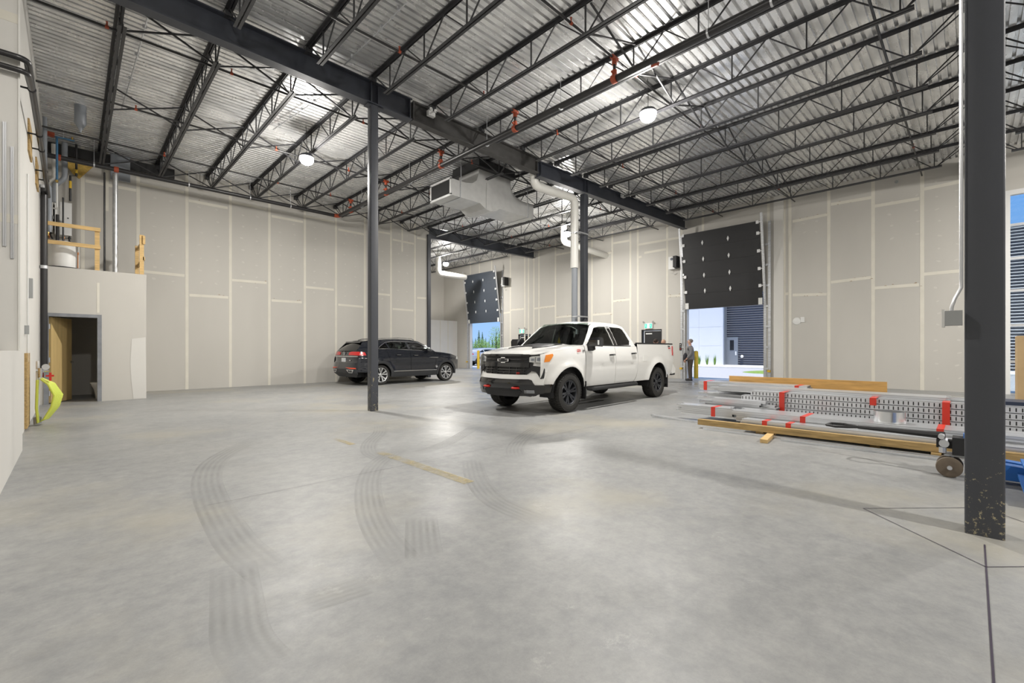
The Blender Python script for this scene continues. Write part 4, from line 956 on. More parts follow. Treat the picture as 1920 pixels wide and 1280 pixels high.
# ================================================================== stacked studs and timbers
random.seed(21)
def stud(k, x, z, y0, y1, w=.092, h=.032, t=.0025, up=1):
    # C section, web up (or down), flanges hanging
    zt = z+h if up else z
    k.box(x,x+w,y0,y1,zt-t,zt+t); k.box(x,x+t*2,y0,y1,z,z+h); k.box(x+w-t*2,x+w,y0,y1,z,z+h)
def bundle(name, lab, x0, x1, z0, z1, y0, y1, tapes=(), m='galv_m', group='bundles of metal studs', w=.092, jit=.10):
    T = thing(name, lab, 'studs', ((x0+x1)/2, (y0+y1)/2, z0), 0, group)
    nx = max(1, round((x1-x0)/(w+.003))); nz = max(1, round((z1-z0)/.034)); dx = (x1-x0)/nx; dz = (z1-z0)/nz
    for i in range(nx):
        for j in range(nz):
            k = MB(); ya = y0+random.uniform(-jit,jit)*.6; yb = y1+random.uniform(-jit,jit)*.6
            stud(k, x0+i*dx, z0+j*dz, ya, yb, dx-.003, dz-.002); obj('stud', k, m, T)
    for yt in tapes:
        k = MB(); a = .004; k.box(x0-a,x1+a,yt-.035,yt+.035,z1,z1+a); k.box(x0-a,x0,yt-.035,yt+.035,z0-.002,z1+a); k.box(x1,x1+a,yt-.035,yt+.035,z0-.002,z1+a); obj('tape_band', k, 'red_tape', T)
    return T
def cross(nm, lab, x0, x1, y, z0=0, z1=.115, m='timber'):
    k = MB(); k.box(x0,x1,y-.05,y+.05,z0,z1); return tag(obj(nm, k, m, loc=((x0+x1)/2,y,z0)), lab, 'timber', 'timbers under the stack')
cross('bearer_timber', 'rough bearer timber under the left end of the stud stack', 7.6, 10.3, 2.3)
cross('bearer_timber', 'rough bearer timber under the middle of the stud stack', 7.6, 10.3, .9)
cross('bearer_timber', 'rough bearer timber under the stack, hidden behind the near column', 7.6, 10.3, -1.1)
G = 'galv_m'
bundle('stud_bundle', 'low front bundle of metal studs with two red tapes just behind the long timber', 7.58, 7.82, .117, .20, -1.4, 2.55, (2.22,1.90))
bundle('stud_bundle', 'wide low bundle of metal studs carrying the bright ring', 7.86, 8.40, .117, .285, -1.4, 2.78, (1.78,.28))
bundle('stud_bundle', 'squat bundle of metal studs with a red tape at the lower left of the stack', 8.0, 8.34, .13, .29, 2.86, 3.78, (3.16,))
bundle('stud_bundle', 'bundle of loose metal studs in the middle of the stack with ragged left ends', 8.44, 8.76, .117, .21, -1.2, 3.35, (), jit=.5)
bundle('stud_bundle', 'upper bundle of ragged metal studs left of the slotted track', 8.46, 8.78, .213, .40, 2.5, 3.45, (), jit=.35)
bundle('stud_bundle', 'rear low bundle of metal studs under the top bundles', 9.0, 9.95, .117, .30, -1.3, 3.3, (), jit=.35)
bundle('stud_bundle', 'rear middle bundle of metal studs with long ragged left ends', 9.0, 9.5, .303, .44, -1.2, 3.70, (), jit=.35)
bundle('stud_bundle', 'topmost bundle of metal studs with a red tape at each end', 9.52, 9.92, .45, .63, 2.10, 4.05, (3.92,2.25), jit=.03)
bundle('stud_bundle', 'dark bundle of metal studs under the topmost bundle', 9.52, 9.95, .303, .445, -1.2, 3.66, (), jit=.1)
bundle('stud_bundle', 'flat bundle of studs lying on top of the slotted track by the near column', 8.98, 9.5, .50, .60, .10, 3.5, (), jit=.35)
def track(lab, x, z0, y0, y1, h=.083):
    k = MB(); k.v = []; k.box(x,x+.22,y0,y1,z0,z0+.003); k.box(x,x+.22,y0,y1,z0+h-.003,z0+h)
    n = len(k.f); k.add([(x,y0,z0),(x,y1,z0),(x,y1,z0+h),(x,y0,z0+h)], [(0,1,2,3)], 1)
    L = y1-y0; k.uv[n] = [(0,0),(L,0),(L,1),(0,1)]
    k.box(x+.215,x+.22,y0,y1,z0,z0+h)
    return tag(obj('slotted_track', k, ['galv_m','slot'], loc=(x,(y0+y1)/2,z0)), lab, 'track', 'slotted tracks')
for i, (lab, yb) in enumerate((('lowest slotted metal track in the face of the stack',2.35),('second slotted metal track from the bottom of the stack face',2.75),('third slotted metal track from the bottom of the stack face',2.95),('topmost slotted metal track in the stack face',2.80))):
    track(lab, 8.72+.02*i, .212+.086*i, -1.3, yb)
for yt, z0, z1, lab in ((2.28,.24,.56,'leftmost red tape round the slotted tracks'),(1.05,.45,.56,'short red tape in the middle of the slotted tracks'),(.25,.20,.56,'red tape round the slotted tracks beside the near right column')):
    k = MB(); k.box(8.70,8.715,yt-.04,yt+.04,z0,z1); k.box(8.70,8.97,yt-.04,yt+.04,z1,z1+.004); tag(obj('tape_band', k, 'red_tape', loc=(8.7,yt,z0)), lab, 'tape', 'red tapes on the slotted tracks')
k = MB(); k.lathe([(.170,0),(.175,0),(.175,.155),(.170,.155),(.170,0)], (8.13,.80,.288), n=36); tag(obj('metal_ring', k, 'mesh_ring', loc=(8.13,.8,.288), smooth=40), 'bright sheet-metal ring lying on the stacked studs', 'ring')
k = MB(); k.bar((7.46,3.18,.10),(7.56,-1.6,.10),.09,.09); tag(obj('long_timber', k, 'timber', loc=(7.5,.8,.05)), 'long rough timber lying along the front of the stud stack', 'timber')
k = MB(); k.bar((6.86,2.02,.026),(7.62,2.12,.026),.09,.05); tag(obj('timber_block', k, 'pine', loc=(7.2,2.06,0)), 'short timber block propping the long timber, sticking out on the floor', 'timber')
k = MB(); k.bar((7.4,.3,.026),(7.75,.3,.026),.09,.05); tag(obj('timber_block', k, 'timber', loc=(7.5,.3,0)), 'timber block under the long timber near the pallet jack', 'timber')
for (a, b, z, lab) in (((8.12,4.38),(8.0,2.9),0,'loose metal stud on the floor pointing left of the stack'),((8.02,4.30),(7.86,2.9),0,'second loose metal stud on the floor beside the first'),((7.34,3.05),(7.42,-.6),0,'metal stud lying on the floor in front of the long timber'),((7.22,1.9),(7.30,-.6),0,'outermost metal stud lying on the floor in front of the long timber')):
    k = MB(); k.bar((*a,.016),(*b,.016),.09 if 'loose' in lab or 'second' in lab else .04,.03); tag(obj('metal_stud', k, G, loc=((a[0]+b[0])/2,(a[1]+b[1])/2,0)), lab, 'stud', 'loose studs on the floor')
k = MB(); k.box(10.02,10.06,1.02,3.62,.44,.74); tag(obj('wood_plank', k, 'plank', loc=(10.04,2.3,.44)), 'orange wood plank on edge along the back of the stud stack', 'plank')
k = MB(); k.box(9.98,10.30,.9,3.3,0,.44); tag(obj('board_pile', k, 'timber', loc=(10.14,2,0)), 'pile of boards under the orange plank behind the studs', 'boards')
k = MB(); k.box(8.98,9.5,-3.2,-.22,.45,.60); tag(obj('wrapped_bundle', k, 'navy', loc=(9.2,-1.5,.45)), 'dark wrapped bundle on the stack right of the near column', 'bundle')
t = thing('cardboard_box', 'tall cardboard carton standing behind the stack at the right edge', 'box', (11.6,-.98,0))
k = MB(); k.box(11.3,11.9,-1.6,-.535,0,1.53); obj('carton', k, 'card', t)
k = MB(); k.box(11.295,11.3,-1.14,-1.06,.1,1.53); k.box(11.3,11.9,-1.13,-1.07,1.53,1.533); obj('packing_tape', k, 'birch', t)
# ---- pallet jack
pj = thing('pallet_jack', 'blue pallet jack with a black handle in front of the stack beside the near column', 'pallet jack', (6.55,.1,0))
for i, dx in enumerate((-.065,.065)):
    k = MB(); prof = [(.0,-.028),(.03,-.028),(.06,-.024),(.09,-.026),(.10,-.022),(.103,.0),(.10,.022),(.09,.026),(.06,.024),(.03,.028),(0,.028)]
    k.lathe(prof, (6.46+dx*1.2,.16,.103), ax=(1,.12,0), n=28); w = obj('steer_wheel', k, 'wheel_poly', pj, smooth=40)
    k = MB(); k.cyl((6.40+dx*1.2,.155,.103),(6.52+dx*1.2,.165,.103),.02,10); obj('hub', k, 'alu', w)
k = MB(); k.box(6.43,6.60,-.01,.20,.205,.225); k.bar((6.47,.14,.215),(6.47,.14,.11),.02,.06); obj('axle_yoke', k, 'plastic_g', pj)
k = MB(); k.box(6.42,6.62,-.03,.14,.225,.40); k.box(6.44,6.60,-.07,-.03,.25,.38); k.box(6.46,6.58,.14,.26,.28,.36); obj('pump_body', k, 'black', pj)
k = MB(); k.cyl((6.42,.20,.33),(6.60,.20,.33),.04,12); k.cyl((6.40,.22,.40),(6.62,.22,.40),.025,10); k.cyl((6.44,.21,.235),(6.44,.21,.29),.03,8); obj('linkage', k, 'alu', pj)
k = MB(); k.tube([(6.52,.20,.40),(6.55,.34,.395),(6.70,.95,.375)], [.040,.032,.020], 8); k.tube([(6.70,.95,.375),(6.66,1.04,.37),(6.62,1.16,.366),(6.70,1.26,.365),(6.84,1.24,.37),(6.86,1.10,.372),(6.76,.98,.374)], .016, 8, closed=True); obj('handle', k, 'black', pj, smooth=40)
k = MB(); k.box(6.40,6.66,-.16,-.07,.08,.44); k.prism([(6.40,-.16),(6.66,-.16),(6.66,.02),(6.58,.06),(6.48,.06),(6.40,.02)], 'z', .40, .44); obj('chassis', k, 'blue', pj)
for x in (6.385,6.60):
    k = MB(); k.prism([(-.16,.05),(-.16,.20),(-1.15,.115),(-1.22,.08),(-1.22,.05)], "x", x, x+.13); obj('fork', k, 'blue', pj)
    k = MB(); k.cyl((x+.03,-1.05,.037),(x+.12,-1.05,.037),.036,12); obj('load_roller', k, 'black', pj)
k = MB(); k.box(6.43,6.47,-.02,.03,0.02,.20); obj('stabiliser', k, 'blue', pj)
# ---- blue pallets
pal = thing('wood_pallet', 'lower of the two blue painted pallets at the right edge', 'pallet', (5.95,-.85,0), 0, 'blue pallets')
def pallet_parts(T, z, off=0):
    for i, x in enumerate((5.62,5.95,6.28)):
        k = MB(); k.box(x-.03,x+.03,-1.4,-.33,z+.02,z+.115); obj('stringer', k, 'blue', T)
    for j in range(8):
        y = -1.38+j*.14; k = MB(); k.box(5.55,6.35,y,y+.10,z+.115,z+.135); obj('deck_board', k, 'blue', T)
    for j in range(3):
        y = -1.38+j*.46; k = MB(); k.box(5.55,6.35,y,y+.10,z,z+.02); obj('base_board', k, 'blue', T)
pallet_parts(pal, 0)
pal2 = copy_thing(pal, (5.99,-.87,.136), 'upper of the two blue painted pallets at the right edge')
# ================================================================== vehicles
def wheel(T, name, c, side, R, W, rimR, style, rim_m, wid=None):
    """c = hub centre (local), side = -1/+1 outward y direction"""
    cx, cy, cz = c
    # tyre profile about the y axis
    h = W/2; k = MB()
    prof = [(rimR,-h*.80),(rimR+.02,-h*.95),(R-.06,-h*1.0),(R-.02,-h*.92),(R-.004,-h*.72),(R,-h*.4),(R,h*.4),(R-.004,h*.72),(R-.02,h*.92),(R-.06,h*1.0),(rimR+.02,h*.95),(rimR,h*.80)]
    k.lathe(prof, c, ax=(0,side,0), n=48, caps=False)
    if style == 'truck':
        for i in range(44):
            a = 2*PI*i/44
            for row, (ya, yb) in enumerate(((-h*1.0,-h*.50),(-h*.42,-h*.04),(h*.04,h*.42),(h*.50,h*1.0))):
                a0 = a+(.05 if row % 2 else 0); hw = .052
                vs = []
                for rr in (R-.012, R+.010):
                    for aa, yy in ((a0-hw,ya),(a0+hw,ya),(a0+hw,yb),(a0-hw,yb)):
                        r2 = rr-(.020 if abs(yy) > h*.9 else 0)
                        vs.append((cx+r2*math.cos(aa), cy+yy*side, cz+r2*math.sin(aa)))
                k.add(vs, [(4,5,6,7),(0,1,5,4),(1,2,6,5),(2,3,7,6),(3,0,4,7)])
    w = obj(name, k, 'rubber', T, smooth=35, local=True)
    k = MB(); o = side*h
    k.lathe([(rimR+.004,-h*.8),(rimR+.004,h*.80),(rimR-.006,h*.86),(rimR-.022,h*.80),(rimR-.03,h*.3),(rimR-.04,-h*.3)], c, ax=(0,side,0), n=48, caps=False)
    def P(r, a, d): return (cx+r*math.cos(a), cy+side*d, cz+r*math.sin(a))
    if style == 'truck':
        for i in range(6):
            a = 2*PI*i/6+.26
            for da in (-.17,.17):
                for (r0,r1,w0,w1,d0,d1) in ((.05,rimR-.012,.020,.021,h*.62,h*.80),):
                    b = a+da; px_ = (-math.sin(b), math.cos(b))
                    def Q(r, s, d, bb=b, pp=px_): return (cx+r*math.cos(a+da*(.35+.65*(r-r0)/(r1-r0)))-math.sin(a)*s, cy+side*d, cz+r*math.sin(a+da*(.35+.65*(r-r0)/(r1-r0)))+math.cos(a)*s)
                    vs = [Q(r0,-w0,d0),Q(r0,w0,d0),Q(r1,w1,d1),Q(r1,-w1,d1),Q(r0,-w0,d0-.05),Q(r0,w0,d0-.05),Q(r1,w1,d1-.05),Q(r1,-w1,d1-.05)]
                    k.add(vs, [(0,1,2,3),(7,6,5,4),(0,4,5,1),(1,5,6,2),(2,6,7,3),(3,7,4,0)])
        k.lathe([(0,h*.70),(.055,h*.70),(.075,h*.6),(.075,h*.4)], c, ax=(0,side,0), n=24, caps=False)
        for i in range(6):
            a = 2*PI*i/6; k.cyl(P(.055,a,h*.6),P(.055,a,h*.78),.010,8)
    else:
        for i in range(5):
            a = 2*PI*i/5+.31
            for da in (-.16,.16):
                def Q(r, s, d, t): 
                    aa = a+da*(.4+.6*t)*1.6; return (cx+r*math.cos(aa)-math.sin(aa)*s, cy+side*d, cz+r*math.sin(aa)+math.cos(aa)*s)
                vs = [Q(.05,-.010,h*.62,0),Q(.05,.010,h*.62,0),Q(rimR-.01,.034,h*.84,1),Q(rimR-.01,-.034,h*.84,1),Q(.05,-.010,h*.4,0),Q(.05,.010,h*.4,0),Q(rimR-.01,.034,h*.6,1),Q(rimR-.01,-.034,h*.6,1)]
                k.add(vs, [(0,1,2,3),(7,6,5,4),(0,4,5,1),(1,5,6,2),(2,6,7,3),(3,7,4,0)])
        k.lathe([(0,h*.68),(.045,h*.68),(.062,h*.6),(.062,h*.4)], c, ax=(0,side,0), n=24, caps=False)
    obj('rim', k, rim_m, w, smooth=35, local=True)
    k = MB(); k.lathe([(0,-h*.1),(rimR-.035,-h*.1),(rimR-.035,-h*.2),(0,-h*.2)], c, ax=(0,side,0), n=32); obj('brake_disc', k, 'black', w, local=True)
    return w
# ------------------------------------------------------------------ white pickup
A_ = Vector((7.337,5.785,0)); th = math.radians(2.6); u_ = Vector((math.cos(th),math.sin(th),0)); n_ = Vector((-u_.y,u_.x,0))
TR = thing('pickup_truck', 'white crew cab pickup truck with black grille parked in the middle of the hall', 'truck', A_-u_*.97+n_*1.0, th)
HW = [(.30,.90),(.45,.945),(.55,.965),(.75,.985),(1.0,1.0),(1.15,.995),(1.28,.975),(1.36,.955),(1.42,.93)]
FXA, RXA, WZ = .97, 5.04, .41
def hw(x, z):
    b = lerp_tab(HW, z) if x < 3.9 else lerp_tab(HW[:6]+[(1.3,.985),(1.46,.975)], z)
    if x < 1.0: b -= .20*((1.0-x)/1.0)**2.2
    if x > 5.7: b -= .05*((x-5.7)/.5)**2
    for xa in (FXA, RXA):
        r = math.hypot(x-xa, z-WZ)
        if z > .3: b += .035*math.exp(-((r-.55)/.075)**2)
    b -= .012*math.exp(-((z-.93)/.035)**2)*(1 if 1.6 < x < 3.8 else 0)
    return b
def side_part(T, name, outer, m, hwf, holes=(), du=.09, dv=.06, thick=.012, off=0, sides=(-1,1), sm=40, parent=None, label=None):
    r = None
    for s in sides:
        k = MB(); k.sheet(outer, holes, lambda u, v: (u, s*(hwf(u,v)+off), v), du, dv, thick, out=(0,s,0))
        o = obj(name, k, m, parent or T, smooth=sm, local=True)
        if label: o['label'] = label
        r = o
    return r
def arch(xa, r, a0, a1, n=14): return [(xa+r*math.cos(math.radians(a0+(a1-a0)*i/n)), WZ+r*math.sin(math.radians(a0+(a1-a0)*i/n))) for i in range(n+1)]
fender = [(.17,.62),(.17,1.06),(.17,1.20),(.45,1.265),(.9,1.335),(1.53,1.40),(1.545,.50)]+[p for p in arch(FXA,.535,10,160)]
side_part(TR, 'front_fender', fender, 'truck_w', hw)
side_part(TR, 'front_door', [(1.555,.50),(2.80,.50),(2.80,1.375),(1.555,1.395)], 'truck_w', hw)
side_part(TR, 'rear_door', [(2.812,.50),(3.72,.50),(3.84,.62),(3.90,.80),(3.88,1.375),(2.812,1.375)], 'truck_w', hw)
bed = [(3.915,.80),(3.85,.60),(3.75,.50),(4.48,.50)]+arch(RXA,.54,170,12)+[(5.75,.54),(6.02,.66),(6.06,.95),(6.06,1.44),(3.90,1.44)]
side_part(TR, 'bed_side', bed, 'truck_w', hw)
# greenhouse
def gw(x, z):
    b = lerp_tab([(1.36,.950),(1.45,.915),(1.65,.835),(1.80,.765),(1.90,.705),(1.96,.64)], z)
    if x < 2.3: b -= .02*((2.3-x)/.8)**2
    if x > 3.3: b -= .02*((x-3.3)/.6)
    return b
fwin = [(1.68,1.405),(2.20,1.80),(2.42,1.835),(2.72,1.845),(2.80,1.40)]
rwin = [(2.97,1.40),(2.90,1.845),(3.42,1.835),(3.52,1.79),(3.66,1.50),(3.60,1.41)]
cab = [(1.52,1.38),(1.60,1.42),(2.10,1.86),(2.35,1.925),(2.8,1.945),(3.3,1.93),(3.58,1.87),(3.88,1.40),(3.88,1.38)]
side_part(TR, 'cab_frame', cab, 'truck_w', gw, holes=[fwin, rwin], du=.12, dv=.06, thick=.03)
for w_, m, lab in ((fwin,'glass_tint','front_window'),(rwin,'glass_dark','rear_window')):
    side_part(TR, lab, w_, m, gw, du=.15, dv=.08, thick=0, off=-.012)
side_part(TR, 'pillar_trim', [(2.74,1.845),(2.82,1.40),(2.95,1.40),(2.88,1.845)], 'gloss_black', gw, thick=.006, off=.004, dv=.08)
side_part(TR, 'belt_trim', [(1.64,1.385),(3.62,1.375),(3.64,1.40),(1.66,1.41)], 'black', gw, thick=.008, off=.006)
def top_sheet(T, name, outer, zf, m, du=.12, dv=.12, thick=-.015, holes=(), sm=40):
    k = MB(); k.sheet(outer, holes, lambda a, b: (a, b, zf(a,b)), du, dv, thick, out=(0,0,1)); return obj(name, k, m, T, smooth=sm, local=True)
def roofz(x, y):
    z = 1.955+.035*math.sin(PI*max(0,min(1,(x-2.1)/1.6)))
    return z-.05*(abs(y)/.66)**2.6-max(0,(2.35-x))*.16-max(0,(x-3.4))*.30
top_sheet(TR, 'roof', [(2.12,-.66),(3.60,-.65),(3.60,.65),(2.12,.66)], roofz, 'truck_w')
def hoodz(x, y):
    z = lerp_tab([(.12,1.205),(.35,1.265),(.8,1.33),(1.5,1.405)], x); q = abs(y)
    z += .035*math.exp(-(q/.46)**6)*min(1,x/.4) - .010*max(0,(q-.6)/.3)**2
    return z
hood = [(.10,-.50),(.15,-.72),(.22,-.83),(.34,-.90),(.8,-.955),(1.52,-.95),(1.58,-.5),(1.60,0),(1.58,.5),(1.52,.95),(.8,.955),(.34,.90),(.22,.83),(.15,.72),(.10,.50),(.08,0)]
top_sheet(TR, 'hood', hood, hoodz, 'truck_w', .09, .07)
scoop = [(.52,-.34),(.72,-.42),(1.42,-.46),(1.45,.46),(.72,.42),(.52,.34),(.66,.24),(.80,.10),(.80,-.10),(.66,-.24)]
top_sheet(TR, 'hood_decal', scoop, lambda x, y: hoodz(x,y)+.012, 'decal', .12, .08, -.01)
# windscreen and rear glass
def screen(T, name, x0, z0, w0, x1, z1, w1, bow, m, off=0, thick=0):
    k = MB(); k.sheet([(-1,0),(1,0),(1,1),(-1,1)], [], lambda a, t: (x0+(x1-x0)*t-bow*(1-a*a)+off, a*(w0+(w1-w0)*t), z0+(z1-z0)*t+.01*math.sin(PI*t)), .25, .2, thick); return obj(name, k, m, T, smooth=40, local=True)
screen(TR, 'windscreen', 1.60, 1.405, .90, 2.15, 1.92, .655, .12, 'glass_tint')
screen(TR, 'back_glass', 3.88, 1.40, .90, 3.60, 1.88, .66, -.04, 'glass_dark')
k = MB(); k.sheet([(1.45,-.93),(1.72,-.93),(1.72,.93),(1.45,.93)], [], lambda a, b: (a, b, 1.385), .1, .3, .02); obj('cowl', k, 'black', TR, local=True)
# front fascia
def fx_(y, z, off=0): return .02+.26*(abs(y)/.95)**3.2+.12*max(0,z-.70)-.05*math.exp(-((z-.62)/.12)**2)+off
def front_sheet(T, name, outer, m, off=0, thick=.02, holes=(), du=.08, dv=.06, fxx=fx_, sm=40, parent=None):
    k = MB(); k.sheet(outer, holes, lambda a, b: (fxx(a,b,off), a*(.955 if fxx is fx_ else 1), b), du, dv, thick, out=(-1,0,0)); return obj(name, k, m, parent or T, smooth=sm, local=True)
def sym(L): return L+[(-a,b) for a, b in reversed(L)]
front_sheet(TR, 'nose_panel', sym([(0,.60),(.90,.60),(.955,.80),(.95,1.10),(.86,1.215),(0,1.225)][::1]), 'truck_w', .02)
front_sheet(TR, 'front_bumper', sym([(0,.70),(.62,.71),(.74,.66),(.80,.58),(.955,.58),(.96,.86),(.90,.90),(.84,.84),(.76,.83),(.70,.80),(0,.79)]), 'truck_w', -.035, .04)
g = front_sheet(TR, 'grille', sym([(0,.795),(.60,.80),(.68,.86),(.72,1.03),(.645,1.045),(.645,1.165),(.84,1.175),(.86,1.205),(0,1.205)]), 'black', -.012)
for z0, z1 in ((1.165,1.20),(.945,1.035)):
    front_sheet(TR, 'grille_bar', sym([(0,z0),(.66,z0),(.66,z1),(0,z1)]), 'gloss_black', -.045, .03, parent=g)
for z0, z1 in ((1.09,1.11),(.885,.905),(.835,.85)):
    front_sheet(TR, 'grille_slat', sym([(0,z0),(.60,z0),(.60,z1),(0,z1)]), 'gloss_black', -.03, .02, parent=g)
for yy in (-.55,-.37,-.18,.18,.37,.55):
    front_sheet(TR, 'grille_rib', [(yy-.008,.80),(yy+.008,.80),(yy+.008,.94),(yy-.008,.94)], 'gloss_black', -.028, .02, parent=g)
def bow(s, w=.165, h=.058): return [(s*a*w, 1.085+s*b*h) for a, b in ((-1,-.42),(-.42,-.42),(-.42,-1),(.36,-1),(.30,-.42),(1.0,-.42),(1.05,.42),(.42,.42),(.42,1),(-.36,1),(-.30,.42),(-.95,.42))]
em = front_sheet(TR, 'emblem', bow(1.0), 'chrome', -.065, .02, du=None, dv=None, parent=g)
front_sheet(TR, 'emblem_centre', [(.80*a, 1.085+.66*(b-1.085)) for a, b in bow(1)], 'black', -.072, .01, du=None, dv=None, parent=g)
for s in (-1,1):
    P_ = lambda L: [(s*a,b) for a, b in L]
    h = front_sheet(TR, 'headlamp', P_([(.655,1.05),(.90,1.04),(.94,1.185),(.72,1.165),(.65,1.145)]), 'lamp_clear', -.036, .03)
    front_sheet(TR, 'lamp_divider', P_([(.765,1.05),(.775,1.05),(.775,1.15),(.765,1.15)]), 'black', -.041, .01, parent=h)
    front_sheet(TR, 'lamp_reflector', P_([(.69,1.075),(.75,1.075),(.75,1.12),(.69,1.12)]), 'alu_dk', -.041, .01, parent=h)
    front_sheet(TR, 'lamp_reflector', P_([(.80,1.075),(.86,1.075),(.86,1.14),(.80,1.13)]), 'alu_dk', -.041, .01, parent=h)
    side_part(TR, 'turn_signal', [(.24,1.05),(.36,1.06),(.46,1.18),(.45,1.215),(.28,1.19)], 'amber', hw, off=.014, sides=(s,), thick=.02)
    front_sheet(TR, 'side_vent', P_([(.70,.985),(.92,.955),(.945,.91),(.95,.735),(.90,.72),(.80,.86),(.70,.88)]), 'black', -.046, .02)
    hk = MB(); y = s*.40; hk.tube([(-.02,y-.07,.535),(-.085,y-.06,.535),(-.095,y,.535),(-.085,y+.06,.535),(-.02,y+.07,.535)], .022, 8); obj('tow_hook', hk, 'red', TR, smooth=40, local=True)
    front_sheet(TR, 'fog_lamp', P_([(.66,.44),(.80,.44),(.80,.50),(.66,.50)]), 'alu_dk', -.075, .02)
    for q in range(3): front_sheet(TR, 'fog_slat', P_([(.62,.445+.022*q),(.82,.45+.022*q),(.82,.457+.022*q),(.62,.452+.022*q)]), 'chrome', -.086, .006)
front_sheet(TR, 'lower_bumper', sym([(0,.36),(.62,.38),(.72,.37),(.95,.44),(.985,.52),(.985,.60),(.83,.60),(.76,.70),(.70,.715),(0,.705)]), 'gloss_black', -.06, .05)
front_sheet(TR, 'skid_plate', sym([(0,.355),(.45,.36),(.55,.46),(.50,.50),(0,.50)]), 'black', -.075, .02)
side_part(TR, 'lower_bumper_side', [(.16,.44),(.16,.61),(.50,.61),(.44,.44)], 'gloss_black', hw, off=.012, thick=.02)
# badges
def side_text(T, txt, x, z, s, size, m, hwf, off=.014, name='badge', parent=None, bold=True):
    mb = text_mesh(txt, size, .002, bold)
    d = -1 if s > 0 else 1
    xform(mb, lambda a, b, c: (x+d*a*(1), s*(hwf(x+d*a, z+b)+off+c), z+b)); return obj(name, mb, m, parent or TR, local=True)
side_text(TR, 'Z71', 1.30, 1.275, -1, .085, 'red', hw); side_text(TR, '4X4', 1.47, 1.275, -1, .050, 'black', hw)
side_text(TR, 'Z71', 1.30, 1.275, 1, .085, 'red', hw)
for s in (-1,1): side_text(TR, 'TRAIL', 5.74, 1.385, s, .055, 'black', hw); side_text(TR, 'BOSS', 5.76, 1.335, s, .055, 'red', hw)
mb = text_mesh('Z71', .055, .002, True); xform(mb, lambda a, b, c: (fx_(-.42,.82,-.05)-c, -.42-a, .825+b)); obj('grille_badge', mb, 'red', TR, local=True)
# details along the side
for s in (-1,1):
    for x, z in ((2.62,1.175),(3.66,1.20)):
        k = MB(); y = s*(hw(x,z)+.028); k.bar((x-.10,y,z),(x+.10,y,z+.006),.022,.034); k.bar((x-.085,s*(hw(x,z)),z),(x-.085,y,z),.03,.03); k.bar((x+.085,s*(hw(x,z)),z),(x+.085,y,z),.03,.03); h = obj('door_handle', k, 'black', TR, local=True)
        k = MB(); k.cyl((x+.03,s*(hw(x,z)+.03),z),(x+.03,s*(hw(x,z)+.045),z),.014,10); obj('lock', k, 'chrome', h, local=True)
    k = MB(); k.sheet([(1.60,1.38),(1.82,1.36),(1.85,1.53),(1.78,1.565),(1.62,1.555),(1.58,1.50)], [], lambda a, b: (a, s*1.22, b), None, None, .0); 
    k = MB(); pts = [(1.58,1.37),(1.80,1.36),(1.84,1.40),(1.85,1.52),(1.80,1.56),(1.62,1.555),(1.57,1.50)]
    k.prism(pts, 'y', s*1.04, s*1.25); mr = obj('wing_mirror', k, 'gloss_black', TR, local=True)
    k = MB(); k.prism([(1.66,1.27),(1.76,1.30),(1.74,1.40),(1.66,1.40)], 'y', s*.94, s*1.10); obj('mirror_arm', k, 'black', mr, local=True)
    k = MB(); k.box(1.60,1.66,s*1.251,s*1.255,1.40,1.50); obj('mirror_lamp', k, 'plastic_w', mr, local=True)
    k = MB(); k.tube([(1.62,s*.98,.46),(1.66,s*1.05,.445),(3.70,s*1.05,.445),(3.76,s*.98,.46)], .045, 10); obj('side_step', k, 'black', TR, smooth=40, local=True)
    k = MB(); k.box(1.50,1.53,s*.78,s*1.02,.24,.62); obj('mud_flap', k, 'black', TR, local=True)
    k = MB(); k.box(5.62,5.65,s*.78,s*1.0,.24,.60); obj('mud_flap', k, 'black', TR, local=True)
    side_part(TR, 'bed_rail', [(3.91,1.438),(6.06,1.438),(6.06,1.475),(3.91,1.475)], 'black', lambda x, z: hw(x,1.44)-.01, sides=(s,), thick=.07, off=.012)
    side_part(TR, 'tail_lamp', [(5.96,1.14),(6.065,1.12),(6.065,1.39),(5.99,1.40),(5.97,1.28)], 'tail_red', hw, sides=(s,), thick=.02, off=.012)
    k = MB(); L = arch(FXA,.53,-10,190,16); 
    for xa in (FXA, RXA):
        k = MB(); L = arch(xa,.545,-8,188,16); m_ = len(L)
        k.add([(p[0],s*.62,p[1]) for p in L]+[(p[0],s*.985,p[1]) for p in L], [(i,i+1,m_+i+1,m_+i) for i in range(m_-1)]); k.add([(p[0],s*.63,p[1]) for p in L], [tuple(range(m_))]); obj('wheel_liner', k, 'black', TR, local=True)
side_part(TR, 'fuel_door', [(4.17,1.0),(4.36,1.0),(4.37,1.165),(4.18,1.165)], 'truck_w', hw, sides=(-1,), off=.004, thick=.006)
k = MB(); k.box(6.04,6.07,-.93,.93,.66,1.44); tg = obj('tailgate', k, 'truck_w', TR, local=True)
k = MB(); k.box(6.03,6.075,-.95,.95,1.44,1.47); obj('tailgate_cap', k, 'black', tg, local=True)
k = MB(); k.box(3.93,6.02,-.92,.92,1.42,1.445); obj('bed_cover', k, 'black', TR, local=True)
k = MB(); k.prism([(6.05,.56),(6.27,.56),(6.30,.62),(6.28,.70),(6.05,.72)], 'y', -.93, .93); rb = obj('rear_bumper', k, 'black', TR, local=True)
for s in (-1,1):
    k = MB(); k.prism([(6.0,.60),(6.22,.62),(6.26,.74),(6.10,.86),(6.02,.90)], 'y', s*.80, s*.965); obj('bumper_corner', k, 'truck_w', rb, local=True)
k = MB(); k.box(6.28,6.42,-.05,.05,.50,.56); obj('hitch', k, 'black', TR, local=True)
